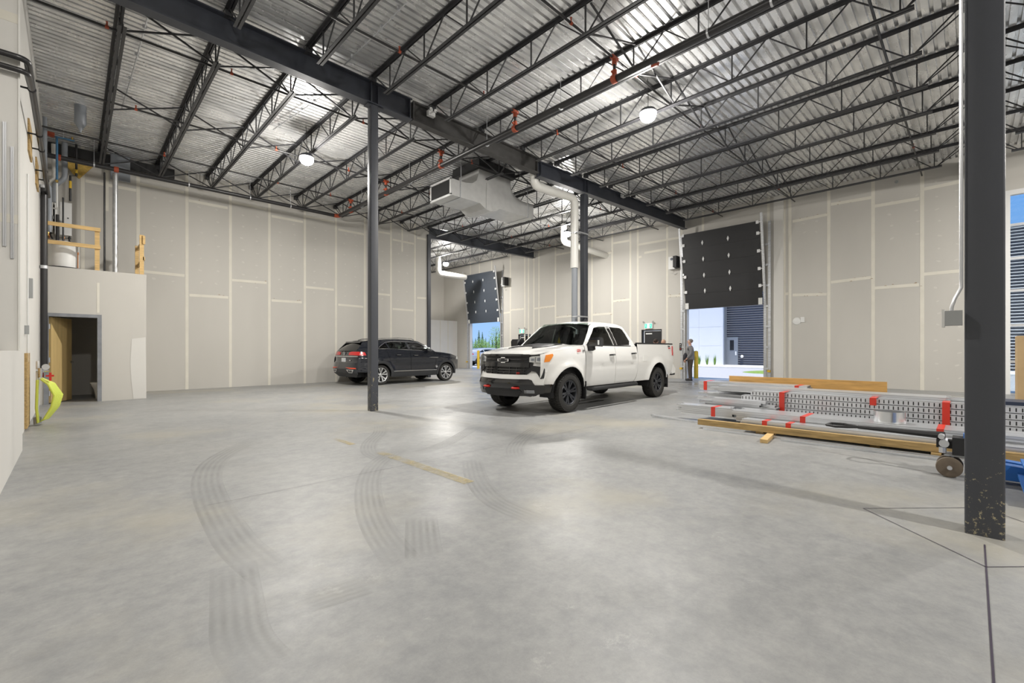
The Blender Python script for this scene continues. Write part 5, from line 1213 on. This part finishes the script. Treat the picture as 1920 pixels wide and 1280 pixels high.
k = MB(); k.box(.25,5.95,-.64,.64,.40,.62); k.box(.3,1.6,-.86,.86,.62,1.10); k.box(1.56,3.86,-.90,.90,.52,1.20); k.box(3.95,6.0,-.62,.62,.6,1.0); k.box(1.5,2.0,-.86,.86,1.2,1.39); obj('underbody', k, 'black', TR, local=True)
for x in (FXA, RXA):
    k = MB(); k.cyl((x,-.8,WZ),(x,.8,WZ),.06,12); k.sph((x,0,WZ),.15,12); obj('axle', k, 'black', TR, smooth=40, local=True)
for x, ys in ((2.45,(-.42,.42)),(3.35,(-.45,0,.45))):
    for y in ys:
        k = MB(); k.prism([(x,1.15),(x+.15,1.15),(x+.30,1.70),(x+.20,1.72)], 'y', y-.24, y+.24); k.box(x+.22,x+.30,y-.13,y+.13,1.68,1.83); obj('seat', k, 'seat', TR, local=True)
k = MB(); k.lathe([(.17,-.015),(.19,0),(.17,.015),(.155,0),(.17,-.015)], (2.08,-.42,1.36), ax=(1,0,-.45), n=24); obj('steering_wheel', k, 'black', TR, smooth=40, local=True)
k = MB(); k.cyl((2.95,.0,1.985),(2.95,0,2.01),.06,14); k.prism([(2.94,1.99),(3.06,1.99),(3.06,2.05),(3.02,2.06)], 'y', -.02, .02); obj('roof_antenna', k, 'black', TR, local=True)
k = MB(); k.box(1.93,1.98,-.12,.12,1.76,1.83); obj('interior_mirror', k, 'black', TR, local=True)
for xa in (FXA, RXA):
    for s in (-1,1): wheel(TR, 'wheel', (xa, s*.855, WZ+.002), s, .408, .29, .255, 'truck', 'rim_dk')
cu = math.cos(th); su = math.sin(th)
def tw(x, y, z): o = TR.location; return Vector((o.x+x*cu-y*su, o.y+x*su+y*cu, z))
k = MB(); p = tw(1.93,.02,1.5); k.prism([(-.05,-.10),(.05,-.10),(.03,-.02),(.045,-.02),(.0,.10),(-.045,-.02),(-.03,-.02)], 'y', -.004, .004); k.cyl((0,0,.10),(0,0,.24),.002,4)
xform(k, lambda a, b, c: (p.x+b, p.y+a, p.z+c)); tag(obj('air_freshener', k, 'yellow', loc=(p.x,p.y,p.z-.1)), 'yellow tree-shaped air freshener hanging inside the pickup windscreen', 'air freshener')
# ------------------------------------------------------------------ dark SUV (also used, in silver, for the car outside)
SHW = [(.25,.90),(.35,.935),(.5,.965),(.8,.985),(.95,.98),(1.1,.955),(1.22,.925),(1.30,.895)]
def make_suv(loc, rot, label, paint, clad, full=True):
    T = thing('suv' , label, 'car', loc, rot)
    WS = .37; XF = 4.05; XRr = 1.05
    def hws(x, z):
        b = lerp_tab(SHW, z)
        if x < .45: b -= .16*((.45-x)/.45)**2
        if x > 4.2: b -= .26*((x-4.2)/.7)**2
        b += .022*math.exp(-((z-.98)/.05)**2)-.02*math.exp(-((z-.70)/.10)**2)
        for xa in (XF, XRr):
            r = math.hypot(x-xa, z-WS); b += .035*math.exp(-((r-.5)/.09)**2) if z > .25 else 0
        return b
    def ar(xa, r, a0, a1, n=14): return [(xa+r*math.cos(math.radians(a0+(a1-a0)*i/n)), WS+r*math.sin(math.radians(a0+(a1-a0)*i/n))) for i in range(n+1)]
    sp = lambda name, o, m, **kw: side_part(T, name, o, m, kw.pop('f', hws), **kw)
    sp('rear_quarter', [(.15,.50),(.12,.62),(.15,.85),(.19,1.05),(.25,1.24),(.85,1.315),(1.28,1.315),(1.42,.85),(1.52,.46)]+ar(XRr,.50,10,168), paint)
    sp('rear_door', [(1.53,.46),(1.43,.86),(1.295,1.315),(2.30,1.285),(2.34,.46)], paint)
    sp('front_door', [(2.352,.46),(2.312,1.285),(3.30,1.235),(3.50,1.215),(3.50,.86),(3.46,.46)], paint)
    sp('front_fender', [(3.51,1.21),(3.9,1.175),(4.3,1.12),(4.62,1.03),(4.80,.88),(4.84,.70),(4.80,.48)]+ar(XF,.50,12,170)+[(3.48,.46),(3.512,.86)], paint)
    for xa in (XF, XRr): sp('wheel_arch', ar(xa,.505,-8,188,20)+ar(xa,.415,188,-8,20), clad, off=.018, thick=.03, du=.1, dv=.1)
    sp('sill', [(1.50,.27),(3.60,.27),(3.58,.47),(1.52,.47)], clad, off=.006, thick=.03)
    sp('sill_trim', [(1.56,.475),(3.52,.475),(3.54,.50),(1.55,.50)], 'chrome', off=.014, thick=.02)
    sp('fender_trim', [(3.16,.985),(3.56,.965),(3.62,.985),(3.60,1.0),(3.20,1.0)], 'chrome', off=.010, thick=.012)
    def gws(x, z):
        b = lerp_tab([(1.20,.915),(1.32,.875),(1.45,.80),(1.58,.715),(1.66,.65),(1.72,.56)], z)
        if x < 1.6: b -= .10*((1.6-x)/1.1)**1.5
        if x > 2.7: b -= .05*((x-2.7)/.9)
        return b
    w1 = [(2.36,1.30),(2.30,1.575),(2.70,1.56),(2.92,1.50),(3.36,1.262),(3.30,1.255)]
    w2 = [(1.50,1.33),(1.40,1.55),(1.62,1.585),(2.20,1.58),(2.26,1.302)]
    w3 = [(1.02,1.335),(1.10,1.40),(1.33,1.535),(1.42,1.335)]
    sp('roof_frame', [(.20,1.24),(.42,1.50),(.50,1.58),(.9,1.63),(1.4,1.68),(2.0,1.70),(2.5,1.68),(2.85,1.61),(3.15,1.46),(3.56,1.21),(3.3,1.225),(2.3,1.275),(1.0,1.305)], paint, f=gws, holes=[w1,w2,w3], du=.14, dv=.07, thick=.03)
    for w, m in ((w1,'glass_tint'),(w2,'glass_tint'),(w3,'glass_dark')): sp('side_window', w, m, f=gws, thick=0, off=-.012, du=.2, dv=.1)
    for s in (-1,1):
        k = MB(); L = [(1.0,1.325),(1.08,1.41),(1.34,1.56),(1.66,1.61),(2.25,1.605),(2.72,1.585),(2.95,1.52),(3.40,1.255),(3.30,1.245),(2.3,1.29),(1.4,1.325)]
        k.tube([(a, s*(gws(a,b)+.004), b) for a, b in L], .011, 6, closed=True); obj('window_trim', k, 'chrome', T, smooth=40, local=True)
        k = MB(); k.tube([(.95,s*.60,1.66),(1.1,s*.61,1.70),(2.0,s*.60,1.745),(2.6,s*.58,1.72),(2.72,s*.57,1.675)], .016, 6); obj('roof_rail', k, 'chrome', T, smooth=40, local=True)
        k = MB(); k.sph((3.12,s*1.05,1.27),.12,12,sc=(.9,.9,.7)); k.bar((3.16,s*.88,1.22),(3.13,s*1.0,1.24),.06,.04); obj('wing_mirror', k, paint, T, smooth=40, local=True)
        for x, z in ((1.78,1.10),(2.55,1.08)):
            k = MB(); y = s*(hws(x,z)+.026); k.bar((x-.10,y,z),(x+.10,y,z),.018,.028); k.bar((x-.09,s*hws(x,z),z),(x-.09,y,z),.02,.02); k.bar((x+.09,s*hws(x,z),z),(x+.09,y,z),.02,.02); h = obj('door_handle', k, paint, T, local=True)
            k = MB(); k.bar((x-.08,y+s*.01,z),(x+.08,y+s*.01,z),.004,.008); obj('handle_trim', k, 'chrome', h, local=True)
        for xa in (XF, XRr):
            k = MB(); L = ar(xa,.48,-8,188,16); m_ = len(L); k.add([(p[0],s*.60,p[1]) for p in L]+[(p[0],s*.96,p[1]) for p in L], [(i,i+1,m_+i+1,m_+i) for i in range(m_-1)]); k.add([(p[0],s*.61,p[1]) for p in L], [tuple(range(m_))]); obj('wheel_liner', k, 'black', T, local=True)
        sp('head_lamp', [(4.60,.90),(4.78,.88),(4.74,.97),(4.62,1.0)], 'lamp_clear', sides=(s,), off=.010, thick=.01)
    ts = lambda name, o, zf, m, **kw: top_sheet(T, name, o, zf, m, **kw)
    ts('roof', [(.62,-.58),(1.6,-.62),(2.75,-.60),(2.75,.60),(1.6,.62),(.62,.58)], lambda x, y: lerp_tab([(.6,1.63),(1.4,1.71),(2.0,1.73),(2.5,1.71),(2.8,1.65)],x)-.04*(abs(y)/.6)**2.5, paint)
    ts('bonnet', [(3.50,-.88),(4.3,-.80),(4.72,-.62),(4.80,0),(4.72,.62),(4.3,.80),(3.50,.88)], lambda x, y: lerp_tab([(3.4,1.24),(4.0,1.19),(4.5,1.09),(4.85,.97)],x)+.03-.05*(abs(y)/.85)**3, paint)
    screen(T, 'windscreen', 3.50, 1.235, .86, 2.78, 1.64, .59, -.10, 'glass_tint')
    screen(T, 'back_glass', .20, 1.25, .74, .56, 1.56, .56, .10, 'glass_dark')
    def rx(y, z, off=0): return lerp_tab([(.30,.22),(.45,.06),(.62,.03),(.82,.06),(.90,.10),(1.05,.10),(1.25,.16),(1.30,.2)], z)+.10*(abs(y)/.90)**4+off
    rs = lambda name, o, m, off=0, thick=.02, **kw: front_sheet(T, name, o, m, off, thick, fxx=rx, **kw)
    lg = rs('liftgate', sym([(0,.82),(.90,.82),(.92,1.0),(.915,1.24),(0,1.27)]), paint)
    k = MB(); k.prism([(.42,1.54),(.45,1.59),(.98,1.665),(.95,1.62),(.56,1.56)], 'y', -.56, .56); obj('roof_spoiler', k, 'gloss_black', T, local=True)
    rs('rear_bumper', sym([(0,.50),(.88,.50),(.93,.62),(.93,.82),(0,.82)]), paint, -.02, .04)
    rs('lower_valance', sym([(0,.30),(.70,.30),(.90,.42),(.92,.60),(0,.60)]), clad, -.03, .04)
    rs('tail_trim', sym([(0,1.035),(.88,1.035),(.88,1.065),(0,1.065)]), 'chrome', -.012, .014, parent=lg)
    for s in (-1,1):
        P_ = lambda L: [(s*a,b) for a, b in L]
        rs('tail_lamp', P_([(.34,1.10),(.90,1.09),(.91,1.22),(.45,1.225),(.33,1.19)]), 'tail_red', -.014, .014)
        sp('tail_lamp_side', [(.20,1.09),(.46,1.09),(.42,1.20),(.24,1.22)], 'tail_red', sides=(s,), off=.008, thick=.01)
        rs('reflector', P_([(.28,.66),(.88,.65),(.90,.61),(.60,.61)]), 'refl_red', -.036, .012)
        rs('exhaust_trim', P_([(.36,.58),(.80,.58),(.72,.46),(.50,.46)]), 'chrome', -.044, .012, holes=[P_([(.44,.56),(.58,.56),(.58,.485),(.53,.485)]),P_([(.61,.56),(.72,.56),(.68,.485),(.61,.485)])], du=None, dv=None)
    k = MB(); yp = 0; k.box(rx(0,.93,-.024),rx(0,.93,-.010),-.155,.155,.855,.995)
    pl = obj('number_plate', k, 'plate', lg, local=True)
    k = MB(); X = rx(0,1.15,-.03)
    k.lathe([(.058,0),(.07,0),(.07,.012),(.058,.012),(.058,0)], (X+.008,0,1.155), ax=(-1,0,0), n=24)
    for a, b in (((-.022,.042),(0,.006)),((0,.006),(.022,.042)),((-.045,.026),(-.022,-.042)),((-.022,-.042),(0,-.008)),((0,-.008),(.022,-.042)),((.022,-.042),(.045,.026))): k.bar((X,-a[0],1.155+a[1]),(X,-b[0],1.155+b[1]),.008,.010,up=(1,0,0))
    obj('emblem', k, 'chrome', lg, smooth=40, local=True)
    k = MB(); k.box(rx(-.45,.9,-.02),rx(-.45,.9,-.01),-.52,-.42,.895,.925); obj('model_badge', k, 'chrome', lg, local=True)
    k = MB(); k.tube([(.22,.10,1.275),(.20,.0,1.30),(.215,-.28,1.31)], .010, 6); obj('rear_wiper', k, 'black', T, smooth=40, local=True)
    k = MB(); k.box(.20,4.6,-.62,.62,.30,.60); k.box(1.4,3.6,-.85,.85,.30,1.08); k.box(3.5,4.7,-.62,.62,.3,.98); k.box(.30,1.4,-.60,.60,.6,1.15); obj('underbody', k, 'black', T, local=True)
    for x, ys in ((2.62,(-.40,.40)),(1.75,(-.42,0,.42))):
        for y in ys:
            k = MB(); k.prism([(x,1.0),(x-.15,1.0),(x-.28,1.42),(x-.16,1.42)], 'y', y-.22, y+.22); k.box(x-.30,x-.22,y-.12,y+.12,1.42,1.54); obj('seat', k, 'seat', T, local=True)
    def fxs(y, z, off=0): return lerp_tab([(.28,4.66),(.45,4.80),(.75,4.84),(.95,4.78),(1.05,4.70)], z)-.42*(abs(y)/.92)**3.2-off
    front_sheet(T, 'nose_panel', sym([(0,.28),(.80,.30),(.86,.60),(.80,.95),(0,1.02)]), paint, .0, .02, fxx=fxs)
    front_sheet(T, 'grille', sym([(0,.70),(.62,.72),(.66,.90),(0,.92)]), 'black', -.02, .02, fxx=fxs)
    for xa in (XF, XRr):
        for s in (-1,1): wheel(T, 'wheel', (xa, s*.845, WS), s, .37, .25, .27, 'suv', 'rim_lt')
    return T
A2 = Vector((8.07,15.11,0)); t2 = math.radians(2.1); u2 = Vector((math.cos(t2),math.sin(t2),0)); n2 = Vector((-u2.y,u2.x,0))
SUV = make_suv(A2-u2*1.05+n2*.97, t2, 'black SUV with sloping rear parked along the long panelled wall', 'suv_b', 'suv_clad')
OC = make_suv((23.2,29.4,-.03), math.radians(-18), 'silver car parked outside beyond the raised slate door', 'silver', 'suv_clad'); OC.scale = (1,1,.84)
# ================================================================== people
def skinned(name, pts, edges, m, parent, root=0, sub=2):
    me = bpy.data.meshes.new(name); me.from_pydata([p[:3] for p in pts], edges, [])
    o = bpy.data.objects.new(name, me); COL.objects.link(o)
    md = o.modifiers.new('skin', 'SKIN'); md.use_smooth_shade = True
    sv = me.skin_vertices[0].data
    for i, p in enumerate(pts):
        r = p[3]; sv[i].radius = (r, r) if not isinstance(r, tuple) else r; sv[i].use_root = (i == root)
    s = o.modifiers.new('sub', 'SUBSURF'); s.levels = sub; s.render_levels = sub
    bpy.context.view_layer.update()
    n = bpy.data.meshes.new_from_object(o.evaluated_get(bpy.context.evaluated_depsgraph_get()))
    bpy.data.objects.remove(o)
    for p in n.polygons: p.use_smooth = True
    n.materials.clear(); n.materials.append(M[m]); n.name = name
    q = bpy.data.objects.new(name, n); COL.objects.link(q)
    if parent: q.parent = parent
    return q
def person(loc, rot, label, h=1.75, hair='hair_g', top='blazer', legs='trouser', shoe='black', shirt='shirt', lean=0.0, armf=.12, bald=False, group=None):
    """faces local +X; left is +Y"""
    T = thing('person', label, 'person', loc, rot, group); f = h/1.75
    def S(L): return [tuple(v*f for v in p[:3])+((tuple(q*f for q in p[3]) if isinstance(p[3], tuple) else p[3]*f),) for p in L]
    hd = 1.63
    # body: one continuous skin (pelvis root) with head, arms, legs and hands
    P = [(0,0,.95,.09),(0,0,1.12,.09),(.01,0,1.30,.095),(.0,0,1.42,.075),(.0,0,1.48,.058),(.015,0,1.54,.062),(.03,0,1.60,.085),(.025,0,1.67,.092),(.01,0,1.715,.070)]
    E_ = [(0,1),(1,2),(2,3),(3,4),(4,5),(5,6),(6,7),(7,8)]
    hands = []
    for s in (-1,1):
        i = len(P)
        P += [(0,s*.17,1.41,.045),(-.03,s*.235,1.15,.038),(armf,s*.20,.93,.032),(armf+.05,s*.185,.885,.030)]
        E_ += [(3,i),(i,i+1),(i+1,i+2),(i+2,i+3)]
        i2 = len(P)
        P += [(0,s*.095,.86,.075),(.02,s*.105,.50,.055),(-.01,s*.11,.12,.045),(.03,s*.12,.05,.042),(.13,s*.125,.035,.034)]
        E_ += [(0,i2),(i2,i2+1),(i2+1,i2+2),(i2+2,i2+3),(i2+3,i2+4)]
        hands.append((armf+.05,s*.185,.885,s))
    body = skinned('body', S(P), E_, 'skin', T)
    # fingers and thumb, each its own chain merged into the body mesh via join of data
    for hx, hy, hz, s in hands:
        k = MB()
        k.sph((hx+.025,hy,hz-.035),.036,10,sc=(.75,.45,1.1))
        for q, (dx, ln) in enumerate(((-.012,.060),(.004,.072),(.020,.068),(.034,.052))):
            k.tube([(hx+.008+dx,hy,hz-.06),(hx+.014+dx,hy-s*.006,hz-.06-ln*.55),(hx+.010+dx,hy-s*.024,hz-.06-ln)],[.0095,.0085,.0065],7)
        k.tube([(hx+.045,hy-s*.008,hz-.02),(hx+.062,hy-s*.022,hz-.045),(hx+.060,hy-s*.030,hz-.075)],[.011,.0095,.007],7)
        xform(k, lambda a,b,c: (a*f,b*f,c*f)); h_ = obj('hand', k, 'skin', T, smooth=60, local=True)
    k = MB()                                                     # face
    k.prism([(.112,1.655),(.140,1.615),(.112,1.605)], 'y', -.014, .014)
    for s in (-1,1): k.sph((.020,s*.090,1.635),.022,8,sc=(.8,.4,1.3))
    xform(k, lambda a,b,c: (a*f,b*f,c*f)); obj('nose_and_ears', k, 'skin', T, smooth=60, local=True)
    for s in (-1,1):
        k = MB(); k.sph((.108*f,s*.032*f,1.655*f),.011*f,8); obj('eye', k, 'hair_d', T, smooth=60, local=True)
    k = MB(); k.box(.108*f,.117*f,-.026*f,.026*f,1.568*f,1.576*f); obj('mouth', k, 'tail_red' if 0 else 'hair_l', T, local=True)
    if hair:
        k = MB(); k.sph((-.012*f,0,1.675*f),.104*f,16,sc=(.98,.86,.86 if not bald else .70)); obj('hair', k, hair, T, smooth=60, local=True)
    # clothes
    tp = [(0,0,.84,.172),(.035,0,1.05,.188),(.01,0,1.28,.172),(-.005,0,1.43,.110),(.0,0,1.495,.080)]
    te = [(0,1),(1,2),(2,3),(3,4)]
    for s in (-1,1):
        i = len(tp); tp += [(0,s*.17,1.405,.080),(-.03,s*.245,1.15,.068),(armf-.01,s*.205,.945,.052)]; te += [(3,i),(i,i+1),(i+1,i+2)]
    skinned('jacket', S(tp), te, top, T, root=1)
    lp = [(0,0,.98,.13),(0,0,.90,.14)]; le = [(0,1)]
    for s in (-1,1):
        i = len(lp); lp += [(0,s*.095,.80,.118),(.02,s*.105,.50,.092),(-.005,s*.11,.14,.072),(.0,s*.112,.075,.074)]; le += [(1,i),(i,i+1),(i+1,i+2),(i+2,i+3)]
    skinned('trousers', S(lp), le, legs, T)
    for s in (-1,1):
        k = MB(); k.sph((.055*f,s*.122*f,.045*f),.075*f,12,sc=(1.9,.72,.62)); k.box(-.075*f,.185*f,(s*.122-.042)*f,(s*.122+.042)*f,.0,.022); obj('shoe', k, shoe, T, smooth=50, local=True)
    k = MB(); k.prism([(-.045,1.46),(.045,1.46),(.0,1.24)], 'x', .09, .172); xform(k, lambda a,b,c: (a*f,b*f,c*f)); obj('shirt', k, shirt, T, local=True)
    return T
pa = person((18.45,8.22,0), math.radians(118), 'man in a grey blazer holding a dark coat in the loading doorway', 1.73, armf=.15)
ca, sa = math.cos(math.radians(118)), math.sin(math.radians(118))
k = MB(); k.sph((.20,.05,.98),.15,14,sc=(.55,1.15,1.25)); k.sph((.21,-.06,.90),.12,12,sc=(.6,1.2,1.2))
xform(k, lambda a, b, c: (18.45+a*ca-b*sa, 8.22+a*sa+b*ca, c)); tag(obj('folded_coat', k, 'darkcloth', loc=(18.45+.2*ca,8.22+.2*sa,.8), smooth=60), 'dark folded coat held by the man in the grey blazer', 'coat')
person((16.75,8.88,0), math.radians(20), 'dark-haired person standing behind the bed of the pickup', 1.72, 'hair_d', 'darkcloth', 'darkcloth')
person((17.25,8.80,0), math.radians(200), 'fair-haired person in tan clothes standing behind the tailgate of the pickup', 1.70, 'hair_l', 'tan', 'tan', shoe='tan')
# ================================================================== outside
def ground(name, x0, x1, y0, y1, z, m):
    k = MB(); k.box(x0,x1,y0,y1,z-.1,z); return struct(name, k, m)
ground('ground_asphalt', 19.62, 33.5, -60, 90, -.03, 'asphalt')
ground('ground_apron', 19.62, 21.2, -20, 40, -.012, 'walk')
ground('ground_walk', 33.5, 38.0, -30, 24, .06, 'walk')
ground('ground_field', 33.5, 140, 24, 140, .02, 'grass')
ground('ground_field_far', 19.62, 140, 90, 200, -.04, 'grass')
k = MB(); k.lathe([(0,.06),(1.8,.05),(2.2,0)], (29.0,7.4,-.03), n=24); o = tag(obj('grass_island', k, 'grass', loc=(29,7.4,-.03)), 'small grass island in the yard seen through the black loading door', 'grass'); o['kind'] = 'stuff'
# neighbouring building
nb = thing('neighbour_building', 'building across the yard with white panels and dark corrugated cladding', 'building', (38,5,0))
k = MB(); y = -30; yb = 13.95
z = .06; n = 0
while z < 8.3:
    k.add([(38.0,-30,z),(38.0,yb,z),(38.07,yb,z+.09),(38.07,-30,z+.09)], [(0,1,2,3)]); k.add([(38.07,-30,z+.09),(38.07,yb,z+.09),(38.0,yb,z+.18),(38.0,-30,z+.18)], [(0,1,2,3)]); z += .18
k.box(38.08,45,-30,yb,0,8.3); obj('corrugated_wall', k, 'corr', nb)
k = MB()
for i in range(6):
    for j in range(5):
        k.box(37.6,37.66,yb+.03+i*1.6+(.45 if i else 0)-(.0),yb+.03+(i+1)*1.6+.45-.012,.06+j*1.55,.06+(j+1)*1.55-.012)
k.box(37.66,44,yb,yb+10.2,0,7.8); obj('white_panel_wall', k, 'panel_w', nb)
k = MB(); k.box(37.5,38.1,yb-.03,yb+.03,0,7.9); obj('corner_trim', k, 'alu_dk', nb)
a = onX(1362,640,38); b = onX(1384,683,38); k = MB(); k.box(37.93,38.05,b.y,a.y,.05,2.30); dr = obj('service_door', k, 'alu_dk', nb)
k = MB(); k.box(37.915,37.93,b.y+.30,a.y-.30,1.25,2.05); obj('door_glass', k, 'gloss_black', dr)
k = MB(); k.box(37.91,37.93,b.y+.10,b.y+.20,.85,1.15); obj('door_pull', k, 'white', dr)
a = onX(1392,674,38); k = MB(); k.sph((37.9,a.y,.75),.12,10); obj('wall_outlet', k, 'plastic_w', nb, smooth=60)
random.seed(9)
for i, xx in enumerate((1311,1326,1340)):
    p = onX(xx,684,36.9); k = MB()
    for q in range(26):
        a = random.uniform(0,2*PI); r = random.uniform(.02,.16); hh = random.uniform(.5,.95); c = Vector((36.9+.05*math.cos(a), p.y+.05*math.sin(a), .05)); tip = c+Vector((r*math.cos(a),r*math.sin(a),hh)); s = Vector((-math.sin(a),math.cos(a),0))*.018
        k.add([c-s,c+s,(c+tip)/2+s,tip,(c+tip)/2-s], [(0,1,2,3,4)])
    tag(obj('grass_clump', k, 'leaf1', loc=(36.9,p.y,.05)), ('left','middle','right')[i]+' of the three tall grass clumps at the foot of the white panelled wall', 'plant', 'grass clumps by the white wall')
for i, (p, lab) in enumerate((((20.3,24.25,0),'yellow bollard outside the raised slate door'),((20.15,8.66,0),'yellow bollard just outside the black loading door behind the man'))):
    p = (onZ(897,690.5).x, onZ(897,690.5).y, 0) if i == 0 else (onZ(1304,709,0).x+.2, onZ(1304,709).y+.06, 0)
    k = MB(); k.lathe([(.095,-.05),(.095,1.16),(.08,1.22),(.0,1.25)], p, n=18); tag(obj('bollard', k, 'yellow', loc=p, smooth=40), lab, 'bollard', 'yellow bollards')
# trees beyond the slate door
def leafy(name, lab, base, h, cr, cz, m, n=700, seed=0, group=None, sq=1.0):
    random.seed(seed); t = thing(name, lab, 'tree', base, 0, group); b = Vector(base)
    k = MB(); k.tube([b, b+Vector((.05,.02,h*.45)), b+Vector((0,0,h*.9))], [h*.018,h*.012,h*.004], 7)
    for i in range(8):
        a = random.uniform(0,2*PI); zz = h*random.uniform(.3,.75); k.tube([b+Vector((0,0,zz)), b+Vector((math.cos(a)*cr*.7,math.sin(a)*cr*.7,zz+h*.15))], [h*.006,h*.002], 5)
    obj('trunk', k, 'bark', t, smooth=40)
    k = MB()
    for i in range(n):
        d = Vector((random.gauss(0,1),random.gauss(0,1),random.gauss(0,1))).normalized(); r = random.random()**.4
        c = b+Vector((d.x*cr*r, d.y*cr*r, cz+d.z*(h-cz)*sq*r)); s = cr*random.uniform(.035,.075)
        u = Vector((random.gauss(0,1),random.gauss(0,1),random.gauss(0,1))).normalized(); v = u.orthogonal().normalized(); 
        k.add([c-u*s, c+v*s*.6, c+u*s, c-v*s*.6], [(0,1,2,3)])
    obj('crown', k, m, t); return t
tp_ = 'trees beyond the slate door'
for (px_, d, nm, lab, h, cr, cz, n, sd) in ((902,48,'bushy_tree','round bright green tree left of the tall loose tree, beyond the slate door',2.5,1.05,1.3,2200,1),(930,44,'young_tree','tall loose young tree beyond the slate door beside its right jamb',3.7,.85,2.1,1500,2),(945,50,'young_tree','leafy young tree partly hidden by the right jamb of the slate door',3.3,1.2,1.9,1800,3),(917,62,'bushy_tree','farther round green bush between the two nearer trees beyond the slate door',2.1,1.1,1.1,1500,4)):
    r = ray(px_,655); l = math.hypot(r[0],r[1]); leafy(nm, lab, (r[0]/l*d, r[1]/l*d, 0), h, cr, cz, 'leaf1', n, sd, tp_)
def conifer_proto():
    t = thing('conifer', '', 'tree', (0,0,0)); random.seed(5)
    k = MB(); k.tube([(0,0,0),(0,0,8.5)],[.16,.02],6); obj('trunk', k, 'bark', t)
    k = MB()
    for j in range(13):
        z = 1.0+j*.60; r = 1.9*(1-j/13.5)
        for i in range(11):
            a = 2*PI*i/11+j*.5+random.uniform(-.15,.15); rr = r*random.uniform(.75,1.1); s = Vector((-math.sin(a),math.cos(a),0))*rr*.30
            c = Vector((0,0,z+.55)); e = Vector((math.cos(a)*rr,math.sin(a)*rr,z-.15)); m_ = (c+e)/2
            k.add([c,m_+s,e,m_-s], [(0,1,2,3)])
    obj('boughs', k, 'leaf2', t); return t
cp = conifer_proto(); random.seed(31)
for i in range(14):
    az = 866+i*6.4; d = 140+(i%5)*13+random.uniform(-2,2); r = ray(az,655); l = math.hypot(r[0],r[1]); loc = (r[0]/l*d, r[1]/l*d, -.03); s = random.uniform(.55,.85)
    lab = ORD[i % 13]+' dark conifer from the left in the tree line behind the round green tree' if i < 13 else 'rightmost dark conifer in the tree line beyond the slate door'
    if i == 0: o = cp; o.location = loc; o['label'] = lab; o['group'] = 'conifers on the skyline'
    else: o = copy_thing(cp, loc, lab, rotz=random.uniform(0,6), group='conifers on the skyline')
    o.scale = (s,s,s)
# ================================================================== light, sky, camera
w = bpy.data.worlds.new('sky'); SC.world = w; w.use_nodes = True
nt = w.node_tree; bg = nt.nodes['Background']
gtc = nt.nodes.new('ShaderNodeTexCoord'); gsp = nt.nodes.new('ShaderNodeSeparateXYZ'); grp_ = nt.nodes.new('ShaderNodeValToRGB')
nt.links.new(gtc.outputs['Generated'], gsp.inputs[0]); nt.links.new(gsp.outputs[2], grp_.inputs['Fac']); nt.links.new(grp_.outputs['Color'], bg.inputs['Color'])
ge = grp_.color_ramp.elements; ge[0].position = 0; ge[0].color = (.33,.52,.80,1); ge[1].position = 1; ge[1].color = (.20,.36,.70,1); gm = ge.new(.32); gm.color = (.12,.35,.86,1)
bg.inputs['Strength'].default_value = SKY
sun = add_light('sun', 'SUN', (0,0,30), SUNE, (1,.96,.90), angle=math.radians(.6))
sun.rotation_euler = Vector((.20,.15,-.965)).to_track_quat('-Z','Y').to_euler()
cam = bpy.data.cameras.new('camera'); co = bpy.data.objects.new('camera', cam); COL.objects.link(co)
cam.sensor_fit = 'HORIZONTAL'; cam.sensor_width = 36; cam.lens = 36*F/1920; cam.shift_y = (HY-640)/1920; cam.clip_start = .05; cam.clip_end = 500
co.location = (0,0,CAMH); fwd = Vector((FW[0],FW[1],0)); co.rotation_euler = fwd.to_track_quat('-Z','Y').to_euler()
SC.camera = co
v = SC.view_settings; v.view_transform = 'Standard'; v.look = 'None'; v.gamma = 1; v.exposure = EXPO; v.use_curve_mapping = False
SC.cycles.max_bounces = 8; SC.cycles.diffuse_bounces = 5; SC.cycles.glossy_bounces = 4; SC.cycles.transparent_max_bounces = 16; SC.cycles.caustics_reflective = False; SC.cycles.caustics_refractive = False
SC.cycles.use_denoising = True; SC.cycles.sample_clamp_indirect = 6
